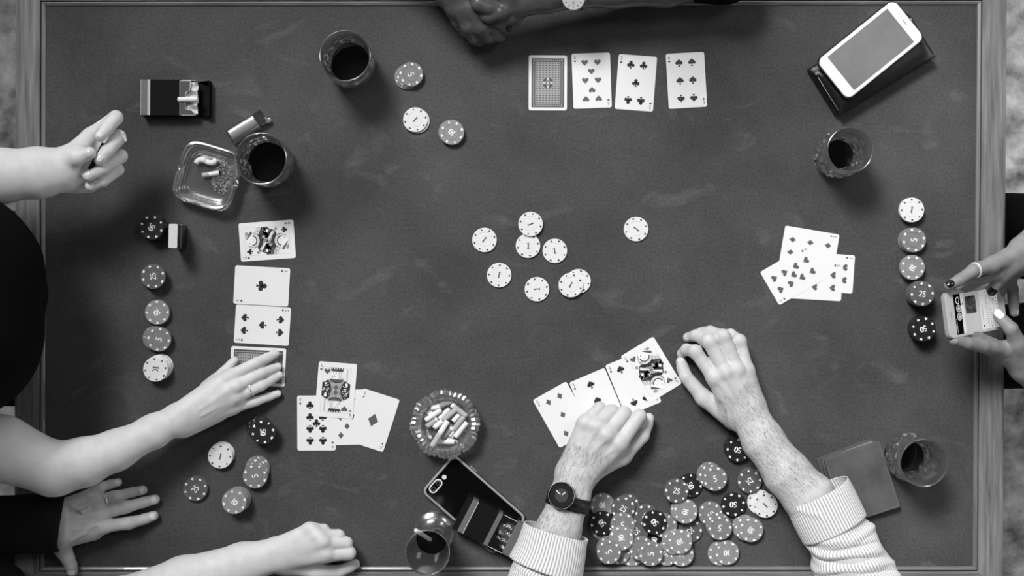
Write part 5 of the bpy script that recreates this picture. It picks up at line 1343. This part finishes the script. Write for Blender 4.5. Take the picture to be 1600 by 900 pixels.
# black wristwatch on the left wrist
def watch(parent, c, n, xdir, R_, dial, hands, style, label):
    ez = unit(n); ex = unit(np.array(xdir) - (np.array(xdir) @ ez) * ez); ey = np.cross(ez, ex)
    wt = link('wristwatch', None, parent=parent); wt.location = local(parent, [c])[0]; wt.empty_display_size = .02; wt['label'] = label
    def put(name, V, F, mat, smooth=False, edge=None):
        V = frame_pts(V, (0, 0, 0), ex, ey, ez); o = link(name, mesh_data(name, V * .001, F, mat, None, smooth), parent=wt)
        if edge: sharp(o, edge)
        return o
    V, F = lathe([(.01, -6), (R_ * .9, -6), (R_, -4.5), (R_, .5), (R_ - .6, 1.4), (R_ - 1.6, 1.4), (R_ - 2.0, .4), (.01, .2)], 56)
    put('watch_case', V, F, M['black_gloss' if style == 0 else 'chrome'], True, 35)
    V, F = lathe([(R_ - 1.0, 1.2), (R_ - .2, 1.5), (R_ + .2, 1.2), (R_ + .1, .6), (R_ - 1.0, .6)], 56); put('bezel', V, F[:-2], M['case_clear' if style == 0 else 'chrome'], True)
    m = MB(); m.slab(circle(R_ - 1.8, 48), .2, .5); put('dial', m.v, m.f, M[dial])
    if style == 0:
        m = MB(); m.slab(circle(10.2, 40), .5, .8); put('dial_disc', m.v, m.f, M['dial_grey'])
    else:
        m = MB()
        for k in range(12):
            a = math.pi * k / 6; m.slab(xf(rrect(4.6 if k % 3 == 0 else 3.6, .9, .2, 1), 1, a, 13.2 * math.cos(a), 13.2 * math.sin(a)), .5, .7)
        put('hour_marks', m.v, m.f, M['ink_black'])
        m = MB(); m.slab(circle(2.6, 20, 0, -7), .5, .6); put('date_disc', m.v, m.f, M['ink_pale'])
    for (a, l0, l1, w) in hands:
        m = MB(); a = math.radians(a); m.slab(xf([(l0, -w / 2), (l1, -w / 2), (l1, w / 2), (l0, w / 2)], 1, a), .9, 1.15); put('watch_hand', m.v, m.f, M['silver_line' if style == 0 else 'ink_black'])
    return wt, put
fa = unit(Lm(900, 742, 51) - Lm(880, 810, 54)); latv = unit(np.cross(fa, (0, 0, 1)))
wc = Lm(877.5, 774, 85)
nrm_ = unit(np.array([0, 0, 1.0]) - latv * .33)
wt, put = watch(D_.e, wc, nrm_, (1, 0, 0), 20.2, 'dial_dark', [(137, 2, 11, 1.5), (38, 1.5, 7.5, 1.7)], 0, 'black wristwatch with dark dial and two pale hands')
# strap: an oval band round the wrist
def band(put, c, ctr, fa_, latv_, hw, hh, w, mat, name='strap', a0=0, a1=360):
    """open or closed oval band; the part between a0 and a1 degrees (0 = outer side, 90 = top)"""
    V, F = [], []; n = 64; upv = unit(np.cross(latv_, fa_)); upv = upv if upv[2] > 0 else -upv
    for i in range(n + 1):
        a = math.radians(a0 + (a1 - a0) * i / n)
        for r_, s in ((1.6, -1), (1.6, 1), (0, 1), (0, -1)):
            V.append(np.array(ctr) + latv_ * math.cos(a) * (hw + r_) + upv * math.sin(a) * (hh + r_) + fa_ * s * w / 2 - np.array(c))
    for i in range(n):
        for j in range(4): F.append((i * 4 + j, i * 4 + (j + 1) % 4, (i + 1) * 4 + (j + 1) % 4, (i + 1) * 4 + j))
    V = np.array(V); o = link(name, mesh_data(name, V * .001, F, M[mat], None, True), parent=wt); return o
sc = Lm(888, 783, 53)
band(put, wc, sc, fa, latv, 32.5, 26.5, 21, 'strap')

# ---- the woman at the right holding her phone
E_ = Figure('person in black at the right edge, dark varnished nails, holding a phone', (1080, -5), 180, 135, 160)
pa, pb = Lm(1480, 494, 140), Lm(1570, 478, 62)
ux = unit(pb - pa); wy = unit(np.array([-ux[1], ux[0], 0])); nz = np.cross(ux, wy); nz = nz if nz[2] > 0 else -nz
ph = thing('smartphone', 'white smartphone held up in two hands, chat and keyboard on its screen', 'phone', W((pa + pb) / 2))
ctr = (pa + pb) / 2
def pp(name, mb, mat, smooth=False, edge=None, par=None):
    V = frame_pts(mb.v, ctr, ux, wy, nz); o = part(name, V, mb.f, M[mat], ph, mb.m, smooth)
    if edge: sharp(o, edge)
    return o
m_ = MB(); m_.slab(rrect(140, 68, 9.5, 8), -8, 0, 0, 1.5); pp('phone_body', m_, 'case_clear', True, 40)
m_ = MB(); m_.slab(rrect(138, 66, 8.8, 8), -.3, .5, 0, .3); pp('front_plate', m_, 'white_plastic', True, 40)
M['screen_page'] = material('lit_chat_page', 170, .12, spec=.6); M['screen_key'] = material('lit_key', 196, .12, spec=.6)
for k_, e_ in (('screen_page', .22), ('screen_key', .30)):
    b_ = M[k_].node_tree.nodes['Principled BSDF']; b_.inputs['Emission Color'].default_value = (1, 1, 1, 1); b_.inputs['Emission Strength'].default_value = e_
M['screen_bar'] = material('dark_screen_bar', 14, .1, spec=.6); M['screen_text'] = material('grey_screen_text', 96, .15); M['screen_photo'] = material('dark_screen_photo', 40, .12, vary=(160, 12, 120, 4, (1, 1, 1)))
def flat(pts, z, name, mat): 
    m = MB(); m.slab(pts, z - .12, z); return pp(name, m, mat)
def rc(x0, y0, x1, y1): return [(x0, y0), (x1, y0), (x1, y1), (x0, y1)]
flat(rc(-52, -29.5, 52, 29.5), .62, 'screen', 'screen_page')
flat(rc(-52, -29.5, -36, 29.5), .74, 'title_bar', 'screen_bar')
for y in (20, 8, -4):
    if y < 20: flat(circle(5.6, 24, -42, y), .86, 'contact_picture', 'screen_page')
for y in (8, -4): ring_ = ribbon(arc(-42, y, 3.4, 3.4, 0, 340, 18), 1.2, True); m_ = MB(); [m_.poly(p, .92) for p in ring_]; pp('contact_picture_print', m_, 'screen_text')
m_ = MB()
for p in ribbon(arc(-42.5, 20, 4.6, 4.6, 60, 300, 14), 1.6): m_.poly(p, .86)
for p in ribbon([(-41, 24), (-38.6, 21), (-41, 18)], 1.2): m_.poly(p, .86)
for k in range(9): m_.poly(rc(-50, -27 + 2.4 * k, -49, -25.6 + 2.4 * k), .86)
pp('status_icons', m_, 'screen_key')
flat(rc(-35.6, -29.5, -29.6, 29.5), .74, 'chat_header', 'screen_key'); flat(circle(1.5, 12, -32.6, 14), .8, 'header_icon', 'screen_text')
flat(xf(rrect(25, 26, 3, 4), 1, 0, -13.5, 11), .76, 'shared_photo', 'screen_photo')
flat(rc(8.6, -29.5, 19.4, 29.5), .74, 'text_field', 'screen_key')
m_ = MB()
for k in range(12): m_.poly(rc(12.6, 7 - 2.3 * k, 13.8, 8.6 - 2.3 * k), .8)
for p in ribbon([(11, 20), (13.4, 22), (11, 24), (13.2, 22.2)], .7): m_.poly(p, .8)
for p in circle(1.8, 14, 13.6, -24),: m_.poly(p, .8)
pp('typed_text', m_, 'screen_text')
for r in range(4):
    n = (10, 9, 9, 6)[r]
    for k in range(n):
        w_ = 59 / n; x0 = 20.6 + r * 7.8; y0 = -29 + w_ * k + .5
        m_ = MB(); m_.slab(rc(x0, y0, x0 + 6.6, y0 + w_ - 1.0), .66, .84); o = pp('key', m_, 'screen_key')
m_ = MB()
for r in range(4):
    n = (10, 9, 9, 6)[r]
    for k in range(n):
        w_ = 59 / n; x0 = 20.6 + r * 7.8; y0 = -29 + w_ * (k + .5); m_.poly(rc(x0 + 2.5, y0 - .8, x0 + 4.2, y0 + .8), .9)
pp('key_letters', m_, 'screen_text')
m_ = MB(); m_.slab(circle(4.4, 24, 60.5, 0), .4, .62); pp('home_button', m_, 'ink_line')
m_ = MB(); m_.slab(rrect(1.6, 10, .7, 3, -60.5, 0), .4, .62); pp('earpiece', m_, 'ink_pale')
e1_arm = arm([(1725, 325, 60, 40, 36), (1640, 372, 85, 33, 28), (1602, 396, 98, 28, 22)])
e1_palm = [seg((1600, 392, 104, 18), (1550, 414, 124, 12), 10), seg((1602, 402, 98, 20), (1560, 425, 108, 13), 10), seg((1598, 408, 98, 17), (1580, 414, 108, 13), 9), seg((1600, 410, 84, 16), (1574, 432, 74, 11), 10)]
e1_f = [[(1550, 414, 124, 11.5), (1521, 423, 139, 9.8), (1500, 437, 145, 8.6), (1483, 446, 146, 7.2)],
        [(1558, 424, 108, 11.5), (1532, 436, 112, 9.6), (1515, 445, 112, 8.4), (1503, 452, 110, 7.4)],
        [(1570, 430, 84, 10.5), (1566, 448, 62, 9), (1556, 470, 54, 8), (1546, 480, 52, 7)],
        [(1576, 430, 76, 10), (1582, 452, 56, 8.6), (1584, 476, 46, 7.8), (1585, 489, 46, 6.8)],
        [(1582, 412, 108, 13), (1566, 432, 104, 10.4), (1550, 453, 92, 8.2)]]
e2_arm = arm([(1725, 640, 50, 40, 36), (1640, 590, 52, 35, 30), (1605, 568, 58, 31, 24)])
e2_palm = [seg((1604, 560, 66, 22), (1572, 546, 82, 13), 10), seg((1604, 572, 56, 22), (1572, 556, 70, 13), 10), seg((1602, 555, 76, 18), (1590, 538, 92, 13), 9)]
e2_f = [[(1570, 545, 84, 11.5), (1537, 541, 104, 10), (1511, 536, 118, 9), (1489, 530, 126, 7.4)],
        [(1572, 550, 76, 11.5), (1550, 538, 84, 10), (1528, 527, 96, 8.8), (1512, 520, 104, 7.6)],
        [(1574, 556, 66, 11), (1552, 546, 66, 9.6), (1532, 534, 74, 8.6), (1518, 526, 84, 7.6)],
        [(1578, 562, 58, 10), (1560, 556, 54, 8.8), (1544, 546, 58, 8), (1532, 540, 64, 7)],
        [(1592, 540, 90, 13), (1580, 514, 104, 10.4), (1560, 493, 96, 8.2)]]
b1, b2 = blob(e1_arm + e1_palm, e1_f, [], 1.5), blob(e2_arm + e2_palm, e2_f, [], 1.5)
e1, e2 = Lm(1725, 325, 60), Lm(1725, 640, 50)
v, q = join(b1, b2, blob([(E_.shoulder(1), e1, 46, 38, 15), (e1, Lm(1690, 345, 68), 37, 34, 10)], vs=5), blob([(E_.shoulder(-1), e2, 46, 38, 15), (e2, Lm(1690, 620, 51), 37, 35, 10)], vs=5), E_.core())
part('body', v, q, M['skin_brown'], E_.e)
E_.garment('cloth_black', [E_.upper(1, e1, 62, 50), (e1, Lm(1680, 350, 72), 48, 44, 12), E_.upper(-1, e2, 62, 50), (e2, Lm(1680, 614, 52), 48, 44, 12)]); E_.trousers('cloth_black'); E_.hair(True)
for f, mat, up, L2, ex_ in ((e1_f[0], 'nail_dark', (0, .5, .8), 12, 1.5), (e1_f[4], 'nail_dark', (.1, .2, 1), 15, 3), (e2_f[4], 'nail_white', (.1, .1, 1), 16, 4), (e2_f[0], 'nail_brown', (-.2, -.5, .6), 11, 2), (e1_f[3], 'nail_brown', (1, .1, .5), 11, 1)):
    c = chain(f); nail(E_.e, c[-1][0], c[-2][0], up, c[-1][1], L2, mat, ex_)
c = chain(e1_f[0]); ring(E_.e, c[0][0] * .12 + c[1][0] * .88, c[1][0] - c[0][0], 10.4, 1.4, 'gem', 'beaded pale ring', 16)
c = chain(e1_f[4]); ring(E_.e, c[0][0] * .55 + c[1][0] * .45, c[1][0] - c[0][0], 12.4, 1.4, 'gem', 'beaded pale ring', 18)

# ---- the man at the top with clasped hands
F_ = Figure('person with dark clasped hands and a silver watch at the top edge', (80, 960), -90, 190, 190)
f1_arm = arm([(610, -130, 70, 42, 38), (690, -40, 70, 32, 26), (705, -14, 71, 27, 20)])
f1_palm = [seg((700, -12, 70, 18), (712, 12, 68, 15), 10), seg((710, -14, 72, 18), (720, 14, 73, 14), 10), seg((720, -14, 72, 18), (736, 14, 74, 14), 10), seg((730, -14, 70, 17), (750, 16, 72, 13), 10)]
f1_f = [[(708, 14, 64, 12), (716, 34, 54, 10), (726, 48, 42, 9), (736, 54, 36, 8)],
        [(720, 15, 72, 13), (731, 42, 65, 11), (741, 60, 49, 9.8), (749, 64, 38, 8.5)],
        [(736, 15, 74, 13), (749, 44, 67, 11.5), (760, 58, 51, 10), (768, 60, 40, 8.5)],
        [(750, 18, 72, 12.5), (766, 42, 61, 10.5), (775, 56, 47, 9), (782, 58, 38, 8)],
        [(732, -6, 74, 13), (752, 0, 68, 11), (770, 6, 64, 9)]]
f2_arm = arm([(1130, -50, 68, 42, 38), (1040, -29, 68, 37, 32), (960, -22, 72, 32, 26), (900, -15, 74, 26, 21), (856, -8, 76, 26, 20)])
f2_palm = [seg((856, -2, 76, 19), (800, 8, 78, 16), 11), seg((856, -14, 76, 20), (785, -6, 80, 18), 11), seg((845, 0, 68, 18), (800, 14, 68, 15), 10), seg((800, -12, 84, 18), (740, -14, 86, 13), 9)]
f2_f = [[(800, 10, 76, 13), (782, 20, 86, 11), (764, 26, 82, 10), (752, 24, 74, 9)],
        [(805, 14, 70, 12.5), (795, 28, 72, 11), (780, 36, 70, 9.5), (768, 34, 64, 8.5)],
        [(812, 16, 64, 11), (806, 30, 58, 9.5), (800, 40, 52, 8), (797, 44, 48, 7)],
        [(742, -12, 88, 12.5), (748, 6, 92, 11.6), (762, 12, 91, 10.6), (775, 15, 88, 9)]]
b1, b2 = blob(f1_arm + f1_palm, f1_f, [], 1.6), blob(f2_arm + f2_palm, f2_f, [], 1.7)
e1, e2 = Lm(610, -130, 70), Lm(1130, -50, 68)
v, q = join(b1, b2, blob([(F_.shoulder(1), e1, 52, 40, 15), (e1, Lm(640, -100, 70), 39, 36, 10)], vs=5), blob([(F_.shoulder(-1), e2, 52, 42, 15), (e2, Lm(1100, -45, 68), 41, 38, 10)], vs=5), F_.core())
part('body', v, q, M['skin_dark'], F_.e)
F_.garment('cloth_black', [F_.upper(1, e1, 68, 54), (e1, Lm(650, -90, 70), 52, 44, 12), F_.upper(-1, e2, 68, 54), (e2, Lm(1095, -42, 68), 52, 45, 12)]); F_.trousers('cloth_black'); F_.hair(False)
fa = unit(Lm(860, -8, 76) - Lm(930, -18, 73)); latv = unit(np.cross(fa, (0, 0, 1))); wc = Lm(896, -3, 100)
wt, put = watch(F_.e, wc, unit(np.array([0.05, -.22, 1.0])), (1, 0, 0), 18.6, 'dial_white', [(80, -2, 9, 1.4), (170, -2, 12, 1.0)], 1, 'silver wristwatch with pale dial and dark hour marks')
band(put, wc, Lm(897, -13, 74), fa, latv, 27.5, 22.5, 16, 'chrome')
